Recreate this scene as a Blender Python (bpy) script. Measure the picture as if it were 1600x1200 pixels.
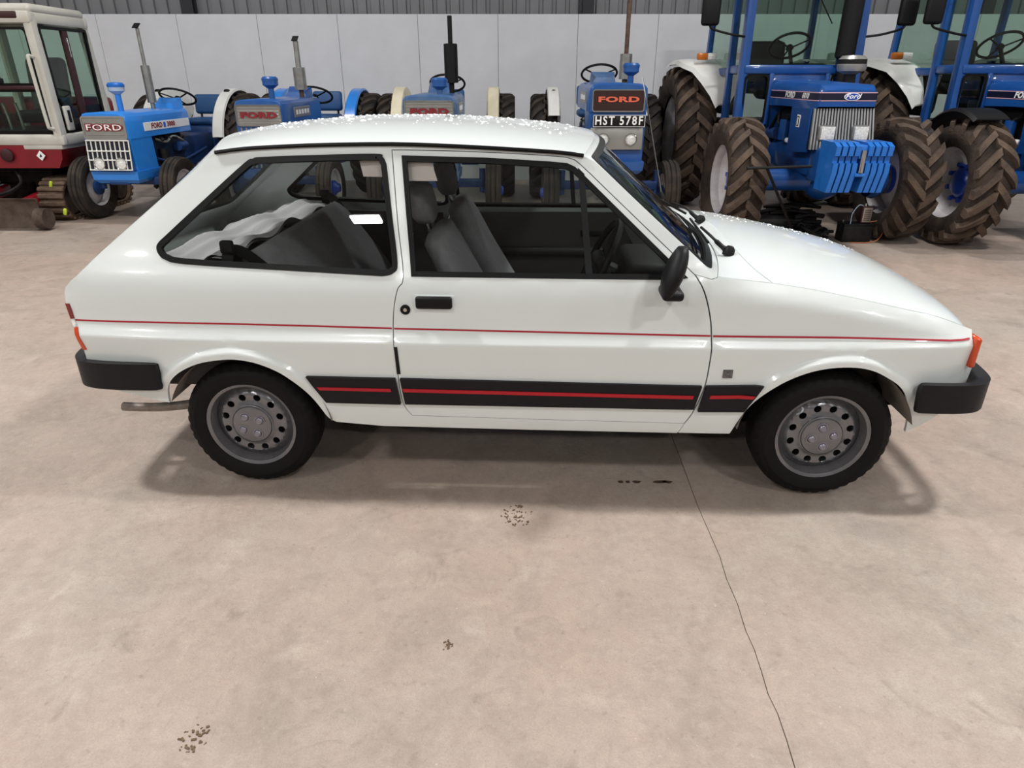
import bpy, bmesh, math, random
import numpy as np
from mathutils import Vector, Matrix, Euler
from mathutils.geometry import delaunay_2d_cdt
random.seed(7)
R = math.radians
for o in list(bpy.data.objects): bpy.data.objects.remove(o)
scene = bpy.context.scene
col = scene.collection

# ---------------------------------------------------------------- camera
FPX, PITCH, CAMZ = 1046.0, R(24.77), 1.565
cam_d = bpy.data.cameras.new('camera'); cam = bpy.data.objects.new('camera', cam_d); col.objects.link(cam)
cam_d.sensor_width = 36; cam_d.lens = FPX / 1600 * 36
cam.location = (0, 0, CAMZ); cam.rotation_euler = (R(90) - PITCH, 0, 0)
scene.camera = cam

# ---------------------------------------------------------------- world, exposure
w = bpy.data.worlds.new('world'); scene.world = w; w.use_nodes = True
w.node_tree.nodes['Background'].inputs[0].default_value = (.9, .95, 1, 1)
w.node_tree.nodes['Background'].inputs[1].default_value = .15
vs = scene.view_settings
vs.view_transform = 'Standard'; vs.look = 'None'; vs.gamma = 1; vs.use_curve_mapping = False
vs.exposure = EXPOSURE = 0.12
LAMP_W = 160.0          # watts of each ceiling fitting
LAMPS = [(x, y, k) for y, k in ((-6.25, .95), (-1.65, .55), (2.95, 1.4), (7.55, .6)) for x in (-9.8, -3.47, 2.9, 9.2)]
LAMP_Z = 5.6

# ---------------------------------------------------------------- pixel helpers (a pixel gives a direction only)
CP, SP = math.cos(PITCH), math.sin(PITCH)
def ray(u, v):
    x = (u - 800) / FPX; y = (600 - v) / FPX
    return Vector((x, CP + y * SP, -SP + y * CP))
def atY(u, v, Y): d = ray(u, v); return d * (Y / d.y) + Vector((0, 0, CAMZ))
def atZ(u, v, Z=0): d = ray(u, v); return d * ((Z - CAMZ) / d.z) + Vector((0, 0, CAMZ))
def hexc(h):
    h = h.lstrip('#'); o = []
    for i in (0, 2, 4):
        c = int(h[i:i+2], 16) / 255; o.append(c / 12.92 if c <= .04045 else ((c + .055) / 1.055) ** 2.4)
    return (*o, 1)

# ---------------------------------------------------------------- materials
MATS = {}
def mat(name, c, rough=.5, metal=0, var=None, bump=None, coat=0, c2=None, emit=0, spec=.4, rvar=0):
    """plain procedural surface: var=(scale, amount, detail) mottles c with c2, bump=(scale, strength)"""
    m = bpy.data.materials.new(name); m.use_nodes = True; nt = m.node_tree; N = nt.nodes; L = nt.links
    b = N['Principled BSDF']; b.inputs['Base Color'].default_value = hexc(c); b.inputs['Roughness'].default_value = rough
    b.inputs['Metallic'].default_value = metal; b.inputs['Coat Weight'].default_value = coat; b.inputs['Coat Roughness'].default_value = .04
    b.inputs['Specular IOR Level'].default_value = spec
    tc = N.new('ShaderNodeTexCoord')
    if var:
        n = N.new('ShaderNodeTexNoise'); n.inputs['Scale'].default_value = var[0]; n.inputs['Detail'].default_value = var[2] if len(var) > 2 else 5
        n.inputs['Roughness'].default_value = .6
        L.new(tc.outputs['Object'], n.inputs['Vector'])
        r = N.new('ShaderNodeValToRGB'); r.color_ramp.elements[0].position = .38; r.color_ramp.elements[1].position = .66
        L.new(n.outputs['Fac'], r.inputs[0])
        mx = N.new('ShaderNodeMix'); mx.data_type = 'RGBA'
        mul = N.new('ShaderNodeMath'); mul.operation = 'MULTIPLY'; mul.inputs[1].default_value = var[1]
        L.new(r.outputs[0], mul.inputs[0]); L.new(mul.outputs[0], mx.inputs['Factor'])
        mx.inputs[6].default_value = hexc(c); mx.inputs[7].default_value = hexc(c2 or '302820')
        L.new(mx.outputs[2], b.inputs['Base Color'])
        if rvar:
            ma = N.new('ShaderNodeMath'); ma.operation = 'MULTIPLY_ADD'; ma.inputs[1].default_value = rvar; ma.inputs[2].default_value = rough
            L.new(r.outputs[0], ma.inputs[0]); L.new(ma.outputs[0], b.inputs['Roughness'])
    if bump:
        n2 = N.new('ShaderNodeTexNoise'); n2.inputs['Scale'].default_value = bump[0]; n2.inputs['Detail'].default_value = 4
        L.new(tc.outputs['Object'], n2.inputs['Vector'])
        bp = N.new('ShaderNodeBump'); bp.inputs['Strength'].default_value = bump[1]; bp.inputs['Distance'].default_value = .02
        L.new(n2.outputs['Fac'], bp.inputs['Height']); L.new(bp.outputs[0], b.inputs['Normal'])
    if emit:
        b.inputs['Emission Color'].default_value = hexc(c); b.inputs['Emission Strength'].default_value = emit
    MATS[name] = m; return m
def glass(name, tint, refl=1.0, rough=0.0):
    """thin pane: see-through tint with a fresnel reflection"""
    m = bpy.data.materials.new(name); m.use_nodes = True; nt = m.node_tree; N = nt.nodes; L = nt.links
    N.remove(N['Principled BSDF']); out = N['Material Output']
    t = N.new('ShaderNodeBsdfTransparent'); t.inputs[0].default_value = hexc(tint)
    g = N.new('ShaderNodeBsdfGlossy'); g.inputs['Roughness'].default_value = rough; g.inputs[0].default_value = (1, 1, 1, 1)
    f = N.new('ShaderNodeFresnel'); f.inputs[0].default_value = 1.5
    mu = N.new('ShaderNodeMath'); mu.operation = 'MULTIPLY'; mu.inputs[1].default_value = refl
    geo = N.new('ShaderNodeNewGeometry'); sb = N.new('ShaderNodeMath'); sb.operation = 'SUBTRACT'; sb.inputs[0].default_value = 1; L.new(geo.outputs['Backfacing'], sb.inputs[1])
    m2 = N.new('ShaderNodeMath'); m2.operation = 'MULTIPLY'; L.new(f.outputs[0], m2.inputs[0]); L.new(sb.outputs[0], m2.inputs[1]); L.new(m2.outputs[0], mu.inputs[0])
    mx = N.new('ShaderNodeMixShader'); L.new(mu.outputs[0], mx.inputs[0]); L.new(t.outputs[0], mx.inputs[1]); L.new(g.outputs[0], mx.inputs[2])
    L.new(mx.outputs[0], out.inputs[0]); MATS[name] = m; return m

# ---------------------------------------------------------------- mesh builder
def tag(o, label=None, cat=None, group=None, kind=None):
    if label: o['label'] = label
    if cat: o['category'] = cat
    if group: o['group'] = group
    if kind: o['kind'] = kind
    return o
def empty(name, loc=(0, 0, 0), rz=0, label=None, cat=None, group=None):
    o = bpy.data.objects.new(name, None); o.empty_display_size = .1; col.objects.link(o)
    o.location = loc; o.rotation_euler = (0, 0, rz); return tag(o, label, cat, group)
_RB = {}
def frame_to(d):
    d = Vector(d).normalized(); a = Vector((0, 0, 1)) if abs(d.z) < .9 else Vector((1, 0, 0))
    x = a.cross(d).normalized(); return x, d.cross(x).normalized(), d
def cr(pts, n=6, closed=False):
    """Catmull-Rom through the points"""
    P = [Vector(p) for p in pts]; out = []; m = len(P)
    for i in range(m if closed else m - 1):
        if closed: a, b, c, d = P[i-1], P[i], P[(i+1) % m], P[(i+2) % m]
        else: a, b, c, d = P[max(i-1, 0)], P[i], P[i+1], P[min(i+2, m-1)]
        for k in range(n):
            t = k / n
            out.append(.5 * ((2*b) + (c-a)*t + (2*a-5*b+4*c-d)*t*t + (3*b-a-3*c+d)*t**3))
    if not closed: out.append(P[-1])
    return out
class MB:
    def __init__(s): s.v = []; s.f = []
    def add(s, vs, fs, M=None):
        b = len(s.v)
        s.v += [(M @ Vector(p)) if M else Vector(p) for p in vs]; s.f += [tuple(i + b for i in f) for f in fs]; return s
    def box(s, c, d, rot=None):
        x, y, z = d[0]/2, d[1]/2, d[2]/2
        M = Matrix.Translation(c) @ (rot.to_matrix().to_4x4() if isinstance(rot, Euler) else (rot or Matrix()))
        return s.add([(i*x, j*y, k*z) for i in (-1, 1) for j in (-1, 1) for k in (-1, 1)],
                     [(0,1,3,2), (4,6,7,5), (0,4,5,1), (2,3,7,6), (0,2,6,4), (1,5,7,3)], M)
    def bb(s, a, b):
        return s.box([(a[i]+b[i])/2 for i in range(3)], [abs(b[i]-a[i]) for i in range(3)])
    def rbox(s, c, d, r=.01, seg=2, rot=None):
        k = (tuple(round(q, 5) for q in d), r, seg)
        if k not in _RB:
            bm = bmesh.new(); bmesh.ops.create_cube(bm, size=1); bmesh.ops.scale(bm, vec=d, verts=bm.verts)
            r2 = min(r, min(d) * .49)
            bmesh.ops.bevel(bm, geom=bm.edges[:], offset=r2, segments=seg, affect='EDGES', profile=.5)
            bm.verts.index_update(); _RB[k] = ([v.co.copy() for v in bm.verts], [tuple(v.index for v in f.verts) for f in bm.faces]); bm.free()
        M = Matrix.Translation(c) @ (rot.to_matrix().to_4x4() if isinstance(rot, Euler) else (rot or Matrix()))
        return s.add(*_RB[k], M)
    def cyl(s, p0, p1, r0, r1=None, n=16, cap=True):
        r1 = r0 if r1 is None else r1; p0 = Vector(p0); p1 = Vector(p1); x, y, d = frame_to(p1 - p0)
        vs = []
        for p, r in ((p0, r0), (p1, r1)):
            vs += [p + x*r*math.cos(2*math.pi*i/n) + y*r*math.sin(2*math.pi*i/n) for i in range(n)]
        fs = [(i, (i+1) % n, n+(i+1) % n, n+i) for i in range(n)]
        if cap: fs += [tuple(range(n-1, -1, -1)), tuple(range(n, 2*n))]
        return s.add(vs, fs)
    def tube(s, pts, r, n=8, closed=False, cap=True):
        P = [Vector(p) for p in pts]; m = len(P); rows = []
        px = None
        for i in range(m):
            if closed: d = P[(i+1) % m] - P[i-1]
            else: d = P[min(i+1, m-1)] - P[max(i-1, 0)]
            d.normalize()
            if px is None: px = frame_to(d)[0]
            px = (px - d*px.dot(d)).normalized(); y = d.cross(px); rr = r[i] if isinstance(r, (list, tuple)) else r
            rows.append([P[i] + px*rr*math.cos(2*math.pi*k/n) + y*rr*math.sin(2*math.pi*k/n) for k in range(n)])
        return s.loft(rows, True, closed, cap and not closed)
    def loft(s, rows, cu=False, cv=False, cap=False):
        n = len(rows[0]); m = len(rows); vs = [p for r in rows for p in r]; fs = []
        for i in range(m if cv else m-1):
            for j in range(n if cu else n-1):
                a, b = i*n+j, i*n+(j+1) % n; c, d = ((i+1) % m)*n+(j+1) % n, ((i+1) % m)*n+j
                fs.append((a, b, c, d))
        if cap: fs += [tuple(range(n-1, -1, -1)), tuple((m-1)*n+i for i in range(n))]
        return s.add(vs, fs)
    def lathe(s, prof, o=(0, 0, 0), axis=(0, 0, 1), n=32, closed=False):
        """prof: (radius, height along axis)"""
        o = Vector(o); x, y, d = frame_to(axis)
        rows = [[o + d*h + (x*math.cos(2*math.pi*i/n) + y*math.sin(2*math.pi*i/n))*max(r, 1e-5) for i in range(n)] for r, h in prof]
        return s.loft(rows, True, closed)
    def prism(s, poly, d, M=None):
        """poly in local xy, extruded 0..d along local z"""
        n = len(poly); vs = [(p[0], p[1], 0) for p in poly] + [(p[0], p[1], d) for p in poly]
        return s.add(vs, [tuple(range(n-1, -1, -1)), tuple(range(n, 2*n))] + [(i, (i+1) % n, n+(i+1) % n, n+i) for i in range(n)], M)
    def sphere(s, c, r, n=12, m=8):
        rx, ry, rz = (r, r, r) if isinstance(r, (int, float)) else r; c = Vector(c)
        rows = [[c + Vector((rx*math.sin(math.pi*j/m)*math.cos(2*math.pi*i/n), ry*math.sin(math.pi*j/m)*math.sin(2*math.pi*i/n), rz*math.cos(math.pi*j/m))) for i in range(n)] for j in range(m+1)]
        return s.loft(rows, True)
    def obj(s, name, m, parent=None, smooth=35, fix=True, loc=None):
        me = bpy.data.meshes.new(name); me.from_pydata(s.v, [], s.f); me.validate()
        if fix:
            bm = bmesh.new(); bm.from_mesh(me); bmesh.ops.remove_doubles(bm, verts=bm.verts, dist=1e-5)
            bmesh.ops.recalc_face_normals(bm, faces=bm.faces); bm.to_mesh(me); bm.free()
        me.polygons.foreach_set('use_smooth', [True] * len(me.polygons))
        me.set_sharp_from_angle(angle=R(smooth))
        o = bpy.data.objects.new(name, me); col.objects.link(o)
        me.materials.append(MATS[m] if isinstance(m, str) else m)
        if parent: o.parent = parent
        if loc: o.location = loc
        return o
def place(name, src, parent=None, loc=None, rot=None, scale=None):
    """another object with the same mesh"""
    o = bpy.data.objects.new(name, src.data); col.objects.link(o)
    if parent: o.parent = parent
    if loc is not None: o.location = loc
    if rot is not None: o.rotation_euler = rot
    if scale is not None: o.scale = scale
    return o
def yz(M=None, at=(0, 0, 0)):   # local x,y,z -> world y,z,x  (prism in the side plane)
    return Matrix.Translation(at) @ Matrix(((0, 0, 1, 0), (1, 0, 0, 0), (0, 1, 0, 0), (0, 0, 0, 1)))
def xz(at=(0, 0, 0)):           # local x,y,z -> x,z,-y (prism facing the front)
    return Matrix.Translation(at) @ Matrix(((1, 0, 0, 0), (0, 0, -1, 0), (0, 1, 0, 0), (0, 0, 0, 1)))
def rrect(x0, y0, x1, y1, r, n=4):
    out = []
    for cx, cy, a in ((x1-r, y1-r, 0), (x0+r, y1-r, 90), (x0+r, y0+r, 180), (x1-r, y0+r, 270)):
        out += [(cx + r*math.cos(R(a+90*k/n)), cy + r*math.sin(R(a+90*k/n))) for k in range(n+1)]
    return out
def frame2(s_mb, outer, inner, d, M):
    """ring between two outlines with the same point count, thickness d"""
    n = len(outer); vs = [(p[0], p[1], z) for z in (0, d) for q in (outer, inner) for p in q]; fs = []
    for i in range(n):
        j = (i+1) % n
        fs += [(i, j, n+j, n+i), (2*n+i, 3*n+i, 3*n+j, 2*n+j), (i, 2*n+i, 2*n+j, j), (n+i, n+j, 3*n+j, 3*n+i)]
    s_mb.add(vs, fs, M); return s_mb
_TXT = {}
def text_obj(name, s, size, m, parent, M, sx=1, bold=0.0, depth=.002, shear=0):
    """flat lettering as real geometry; M maps text xy to the surface"""
    cu = bpy.data.curves.new('t', 'FONT'); cu.body = s; cu.size = size; cu.extrude = depth; cu.offset = bold; cu.align_x = 'CENTER'; cu.align_y = 'CENTER'; cu.shear = shear; cu.space_character = 1.08
    cu.resolution_u = 3
    t = bpy.data.objects.new('t', cu); col.objects.link(t); dg = bpy.context.evaluated_depsgraph_get()
    me = bpy.data.meshes.new_from_object(t.evaluated_get(dg)); bpy.data.objects.remove(t); bpy.data.curves.remove(cu)
    me.transform(M @ Matrix.Diagonal((sx, 1, 1, 1))); me.materials.clear(); me.materials.append(MATS[m])
    o = bpy.data.objects.new(name, me); col.objects.link(o); o.parent = parent; me.name = name; return o

# ---------------------------------------------------------------- trimmed surface panels
def inpoly(poly, pts):
    poly = np.asarray(poly, float); x, y = pts[:, 0], pts[:, 1]; c = np.zeros(len(pts), bool); j = len(poly) - 1
    for i in range(len(poly)):
        xi, yi = poly[i]; xj, yj = poly[j]
        if yi != yj: c ^= ((yi > y) != (yj > y)) & (x < (xj - xi) * (y - yi) / (yj - yi) + xi)
        j = i
    return c
def resample(poly, d):
    out = []
    for i in range(len(poly)):
        a, b = Vector(poly[i]), Vector(poly[(i+1) % len(poly)]); n = max(1, int((b - a).length / d + .5))
        out += [tuple(a.lerp(b, k / n)) for k in range(n)]
    return out
def offset_poly(poly, d):
    """move an outline inwards by d"""
    P = [Vector(p) for p in poly]; n = len(P); ar = sum(P[i].x*P[(i+1) % n].y - P[(i+1) % n].x*P[i].y for i in range(n)); sg = 1 if ar > 0 else -1; out = []
    for i in range(n):
        a = (P[i] - P[i-1]); b = (P[(i+1) % n] - P[i])
        if a.length < 1e-6 or b.length < 1e-6: out.append(tuple(P[i])); continue
        a.normalize(); b.normalize(); na = Vector((-a.y, a.x))*sg; nb = Vector((-b.y, b.x))*sg; m = na + nb
        if m.length < .2: m = na
        m.normalize(); k = max(.5, m.dot(na)); out.append(tuple(P[i] + m*d/k))
    return out
def panel(outer, holes, fn, dx=.04, dy=.04, t=.012, rows=(), off=0.0, edge=None, extra=()):
    """sheet bounded by an outline (with openings) laid on the surface fn(a, b); returns an MB"""
    edge = edge or min(dx, dy); loops = [resample(outer, edge)] + [resample(h, edge) for h in holes]
    verts = []; edges = []
    for lp in loops:
        b = len(verts); verts += lp; edges += [(b+i, b+(i+1) % len(lp)) for i in range(len(lp))]
    B = np.array(verts); lo = B.min(0); hi = B.max(0)
    gy = list(np.arange(lo[1]+dy/2, hi[1], dy)); gy = [g for g in gy if all(abs(g-r_) > dy*.45 for r_ in rows)] + [r_ for r_ in rows if lo[1] < r_ < hi[1]]
    G = np.array([(x, y) for y in gy for x in np.arange(lo[0]+dx/2, hi[0], dx)])
    if len(G):
        ok = inpoly(loops[0], G)
        for h in loops[1:]: ok &= ~inpoly(h, G)
        G = G[ok]
        if len(G):
            keep = np.ones(len(G), bool)
            for k in range(0, len(B), 200):
                d2 = ((G[:, None, :] - B[None, k:k+200, :])**2).sum(2).min(1); keep &= d2 > (edge*.45)**2
            G = G[keep]
    if len(extra):
        X_ = np.array([tuple(p) for p in extra]); ok = inpoly(loops[0], X_)
        for h in loops[1:]: ok &= ~inpoly(h, X_)
        X_ = X_[ok]; keep = np.ones(len(X_), bool)
        for k in range(0, len(B), 200): keep &= ((X_[:, None, :] - B[None, k:k+200, :])**2).sum(2).min(1) > .006**2
        X_ = X_[keep]
        if len(X_) and len(G):
            far_ = np.ones(len(G), bool)
            for k in range(0, len(X_), 200): far_ &= ((G[:, None, :] - X_[None, k:k+200, :])**2).sum(2).min(1) > .014**2
            G = np.concatenate([G[far_], X_])
    allv = [Vector(p) for p in verts] + [Vector(p) for p in G]
    v2, e2, f2, _, _, _ = delaunay_2d_cdt(allv, edges, [], 0, 1e-7)
    V = np.array([tuple(p) for p in v2]); T = np.array([f for f in f2 if len(f) == 3]); c = V[T].mean(1)
    ok = inpoly(loops[0], c)
    for h in loops[1:]: ok &= ~inpoly(h, c)
    T = T[ok]; P = [Vector(fn(a, b)) for a, b in V]; n = len(P)
    N = [Vector((0, 0, 0)) for _ in range(n)]
    for a, b, c_ in T:
        k = (P[b]-P[a]).cross(P[c_]-P[a]); N[a] += k; N[b] += k; N[c_] += k
    N = [k.normalized() if k.length > 0 else Vector((0, -1, 0)) for k in N]
    # finite-difference normals are facet-averaged; orient so that +N is outside (towards smaller y unless told otherwise)
    cnt = {}
    for tri in T:
        for i in range(3):
            e = (int(tri[i]), int(tri[(i+1) % 3])); cnt[e] = 1
    bd = [e for e in cnt if (e[1], e[0]) not in cnt]
    m = MB(); sgn = OUT(N, P)
    top = [P[i] + N[i]*off*sgn for i in range(n)]
    if t: 
        bot = [top[i] - N[i]*t*sgn for i in range(n)]
        fs = [tuple(int(q) for q in tri) for tri in T] + [tuple(int(q)+n for q in tri[::-1]) for tri in T] + [(a, b, b+n, a+n) for a, b in bd]
        used = sorted({i for f in fs for i in f}); mp = {u: k for k, u in enumerate(used)}; allp = top + bot
        m.add([allp[u] for u in used], [tuple(mp[i] for i in f) for f in fs])
    else: m.add(top, [tuple(int(q) for q in tri) for tri in T])
    return m
OUTDIR = Vector((0, -1, .3))
def OUT(N, P):
    s = Vector((0, 0, 0))
    for k in N: s += k
    return 1 if s.dot(OUTDIR) > 0 else -1
def mirrored(mb, c):
    o = MB(); o.v = [Vector((p.x, 2*c - p.y, p.z)) for p in mb.v]; o.f = [tuple(reversed(f)) for f in mb.f]; return o

# ================================================================ MATERIALS
mat('car_white', 'dde3e2', .22, 0, coat=.6, var=(3, .12), c2='d6dcdb')
mat('black_plastic', '0b0b0d', .5, bump=(300, .08), spec=.25)
mat('bumper_black', '0e0e12', .5, var=(9, .5), c2='15151a', bump=(250, .12), spec=.28)
mat('rubber_seal', '060607', .45, spec=.2)
mat('tyre_black', '0e0d0e', .7, var=(14, .5), c2='161413', spec=.2)
mat('tyre_dusty', '1d1917', .85, var=(7, .8), c2='40352c', bump=(40, .3))
mat('tyre_brown', '40352e', .9, var=(6, .9), c2='5e4e41', bump=(50, .4))
mat('tyre_tread_brown', '241d19', .9, var=(5, .9), c2='45382f', bump=(50, .4))
mat('tyre_side_dark', '151312', .75, var=(6, .6), c2='2b2522')
mat('rim_silver', '808084', .27, .7, var=(20, .3), c2='626266')
mat('nut_grey', '8a8892', .3, .6)
mat('dark_hole', '0b0808', .8)
mat('red_line', 'a51f30', .4)
mat('red_strip', 'b01525', .35)
mat('chrome', 'c8c8c8', .15, 1)
mat('lamp_red', '7a1014', .2, coat=.5)
mat('lamp_orange', 'c8461c', .2, coat=.5)
mat('lamp_amber', 'b9641c', .25, coat=.5)
mat('lamp_clear', 'e6e6e2', .12, 0, coat=1, var=(60, .6, 2), c2='a9aaa8')
mat('under_black', '0a0909', .9, spec=.1)
mat('liner_grey', '857d76', .85, var=(10, .6), c2='5c534b')
mat('exhaust_grey', '8a847e', .5, .3, var=(30, .5), c2='6b4f3a')
mat('trim_dark', '1e1c1d', .6, spec=.3)
mat('trim_mid', '474344', .7, bump=(400, .1))
mat('seat_grey', '8c888e', .95, var=(40, .4), c2='757178', bump=(200, .15))
mat('seat_light', '85818a', .95, var=(30, .4), c2='736f76', bump=(200, .15))
mat('cloth_grey', 'cdc5cc', .95, var=(6, .35), c2='b5aeb5', bump=(150, .2))
mat('headlining', 'a9a49c', .9)
mat('belt_black', '0e0e10', .7)
mat('paper', 'f0dcdd', .8, var=(9, .5), c2='f8eeee')
mat('badge_grey', '77777a', .3, .7, var=(120, .6), c2='3c3c40')
mat('water', 'f4f6f7', .06, spec=.8, coat=1)
glass('car_glass', 'eef1ef')
glass('cab_glass', 'e3eee8')
mat('wire_black', '0b0b0c', .5, spec=.25)
# tractors
mat('blue_light', '2b7fd6', .32, coat=.4, var=(5, .35), c2='2370c4')
mat('blue_mid', '1d4f92', .35, coat=.35, var=(6, .5), c2='2f5c92')
mat('blue_dust', '2a568c', .45, coat=.2, var=(4, .6), c2='6f7f90')
mat('blue_deep', '164a8e', .32, coat=.35, var=(5, .4), c2='113a74')
mat('blue_engine', '14284a', .5, var=(14, .7), c2='1b1c22')
mat('blue_skid', '1b3a6e', .5, var=(12, .6), c2='15233c')
mat('blue_weight', '1f6bc0', .38, coat=.2, var=(10, .5), c2='185aa6')
mat('blue_hub', '1c3f9c', .35, coat=.3)
mat('blue_seat', '224a78', .5)
mat('engine_black', '0d0d0e', .6, spec=.25, var=(18, .5), c2='26221f')
mat('cream', 'd8d0b8', .5, var=(7, .4), c2='bdb294')
mat('white_paint', 'd8d8d4', .4, coat=.2, var=(5, .35), c2='bdbcb6')
mat('white_rim', 'c3c0c2', .5, var=(7, .6), c2='9a8f8a')
mat('silver_panel', '9a9a96', .35, .5, var=(8, .3), c2='83837e')
mat('grille_dark', '0d1322', .5)
mat('grille_brown', '2a1512', .5, var=(30, .4), c2='3c211a')
mat('letter_red', '7c1f26', .5)
mat('letter_orange', 'd9664e', .4)
mat('letter_white', 'ececec', .5)
mat('letter_black', '101012', .5)
mat('plate_black', '0b0b0d', .35)
mat('decal_white', 'e2e4e8', .4)
mat('decal_navy', '12142c', .35)
mat('decal_blue', '2a5ac0', .4)
mat('decal_pink', 'd8a8b0', .4)
mat('pipe_silver', 'a9aaa8', .3, .8, var=(12, .5), c2='807b74')
mat('pipe_rust', '6b564a', .6, .5, var=(14, .8), c2='3f2c26')
mat('pipe_black', '0c0b0c', .6, spec=.25)
mat('plastic_clear', '9db0c4', .2)
mat('grille_silver', '8e8f90', .35, .5)
# excavator
mat('exc_white', 'bfbdb4', .4, coat=.2, var=(4, .4), c2='a8a59a')
mat('exc_red', '7d0f1d', .38, coat=.3, var=(5, .4), c2='5f0c16')
mat('exc_maroon', '341519', .5)
mat('track_mud', '4b3b30', .95, var=(9, .9), c2='6a5647', bump=(40, .5))
mat('steel_mud', '564a41', .8, .1, var=(8, .9), c2='3a2c24', bump=(60, .3))
mat('yellow_green', 'b4c93a', .5)
mat('cable_orange', 'a5603c', .5)
mat('box_steel', 'a89c92', .35, .6)
# room
mat('wall_board', 'ccced3', .7, var=(2.2, .45), c2='bfc0c5', bump=(180, .06))
mat('cladding', '77787c', .5, .25, var=(1.5, .5), c2='68686b')
mat('steel_dark', '2b2b30', .55, .3)
mat('room_wall', '9b9a98', .8)
mat('room_ceiling', '8f8f90', .8)
mat('joint_dark', '8a7a6d', .95)
mat('lamp_body', 'b8b8b8', .5)
mat('lamp_glow', 'ffffff', .5, emit=25)

def concrete():
    m = bpy.data.materials.new('concrete'); m.use_nodes = True; nt = m.node_tree; N = nt.nodes; L = nt.links; b = N['Principled BSDF']
    tc = N.new('ShaderNodeTexCoord')
    def noise(sc, det=6, dist=0, ro=.6, vec=None):
        n = N.new('ShaderNodeTexNoise'); n.inputs['Scale'].default_value = sc; n.inputs['Detail'].default_value = det
        n.inputs['Distortion'].default_value = dist; n.inputs['Roughness'].default_value = ro; L.new(vec or tc.outputs['Object'], n.inputs['Vector']); return n.outputs['Fac']
    def ramp(f, p0, p1):
        r = N.new('ShaderNodeValToRGB'); r.color_ramp.elements[0].position = p0; r.color_ramp.elements[1].position = p1; L.new(f, r.inputs[0]); return r.outputs[0]
    def mix(fac, a, bcol, k=1.0):
        x = N.new('ShaderNodeMix'); x.data_type = 'RGBA'; mu = N.new('ShaderNodeMath'); mu.operation = 'MULTIPLY'; mu.inputs[1].default_value = k
        L.new(fac, mu.inputs[0]); L.new(mu.outputs[0], x.inputs['Factor'])
        if isinstance(a, str): x.inputs[6].default_value = hexc(a)
        else: L.new(a, x.inputs[6])
        if isinstance(bcol, str): x.inputs[7].default_value = hexc(bcol)
        else: L.new(bcol, x.inputs[7])
        return x.outputs[2]
    c = mix(ramp(noise(.8, 5, .4), .35, .65), 'a89d93', 'b0998c')                # broad grey to pinkish drift
    c = mix(ramp(noise(2.6, 6, .6), .5, .72), c, '8f8379', .9)                  # darker cloudy patches
    c = mix(ramp(noise(5.2, 5, .9), .60, .72), c, '7f7369', .8)
    c = mix(ramp(noise(4.3, 6, .3), .56, .74), c, 'c2b6a9', .75)                   # pale worn patches
    c = mix(ramp(noise(13, 7, .2, .7), .55, .8), c, '84746a', .7)
    c = mix(ramp(noise(7.5, 8, .8, .75), .42, .70), c, '94867b', .7)
    c = mix(ramp(noise(24, 6, .3, .75), .45, .75), c, 'b9ab9e', .55)
    c = mix(ramp(noise(42, 5), .6, .75), c, '675a50', .45)
    c = mix(ramp(noise(190, 3, 0, .8), .40, .72), c, '85776c', .5)                        # specks
    c = mix(ramp(noise(60, 3), .68, .74), c, 'c9bfb2', .5)
    L.new(c, b.inputs['Base Color'])
    rg = N.new('ShaderNodeMapRange'); rg.inputs[3].default_value = .26; rg.inputs[4].default_value = .6; L.new(noise(3.1, 6, .5), rg.inputs[0]); L.new(rg.outputs[0], b.inputs['Roughness'])
    bp = N.new('ShaderNodeBump'); bp.inputs['Strength'].default_value = .4; bp.inputs['Distance'].default_value = .01; L.new(noise(55, 6, 0, .7), bp.inputs['Height']); L.new(bp.outputs[0], b.inputs['Normal'])
    b.inputs['Specular IOR Level'].default_value = .45
    MATS['concrete'] = m
concrete()

# ================================================================ ROOM
X0, X1, Y0, Y1, ZC = -13.0, 13.0, -11.0, 11.62, 6.2
WALL_Y = 11.35
fl = tag(MB().bb((X0, Y0, -.3), (X1, Y1, -.007)).obj('floor', 'joint_dark'), 'worn beige concrete floor of the hall', kind='structure')
jx = [(Y0, .62), (.6, .690), (1.112, .704), (1.19, .712), (1.268, .717), (1.33, .713), (1.407, .721), (1.49, .727), (1.566, .725), (1.68, .735), (1.8, .734), (1.916, .744), (2.23, .743), (2.686, .760), (Y1, .98)]
for sg, xe in ((-1, X0), (1, X1)):
    poly = [(x + sg*.0014, y) for y, x in jx] + [(xe, Y1), (xe, Y0)]
    MB().prism(poly, .02, Matrix.Translation((0, 0, -.02))).obj('floor_slab', 'concrete', fl)
wb = tag(MB().bb((X0, WALL_Y + .02, 0), (X1, WALL_Y + .05, 2.36)).obj('wall_back', 'joint_dark'), kind='structure')
pw = 1.2; bx0 = atY(274, 23, WALL_Y).x
board = None
for k in range(-7, 15):
    xa = bx0 + k*pw
    if xa + pw > X1 or xa < X0: continue
    if board is None: board = MB().rbox((0, 0, 1.195), (pw - .005, .02, 2.39), .003, 1).obj('wall_board', 'wall_board', wb); board.location = (xa + pw/2, WALL_Y + .01, 0)
    else: place('wall_board', board, wb, (xa + pw/2, WALL_Y + .01, 0))
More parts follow.
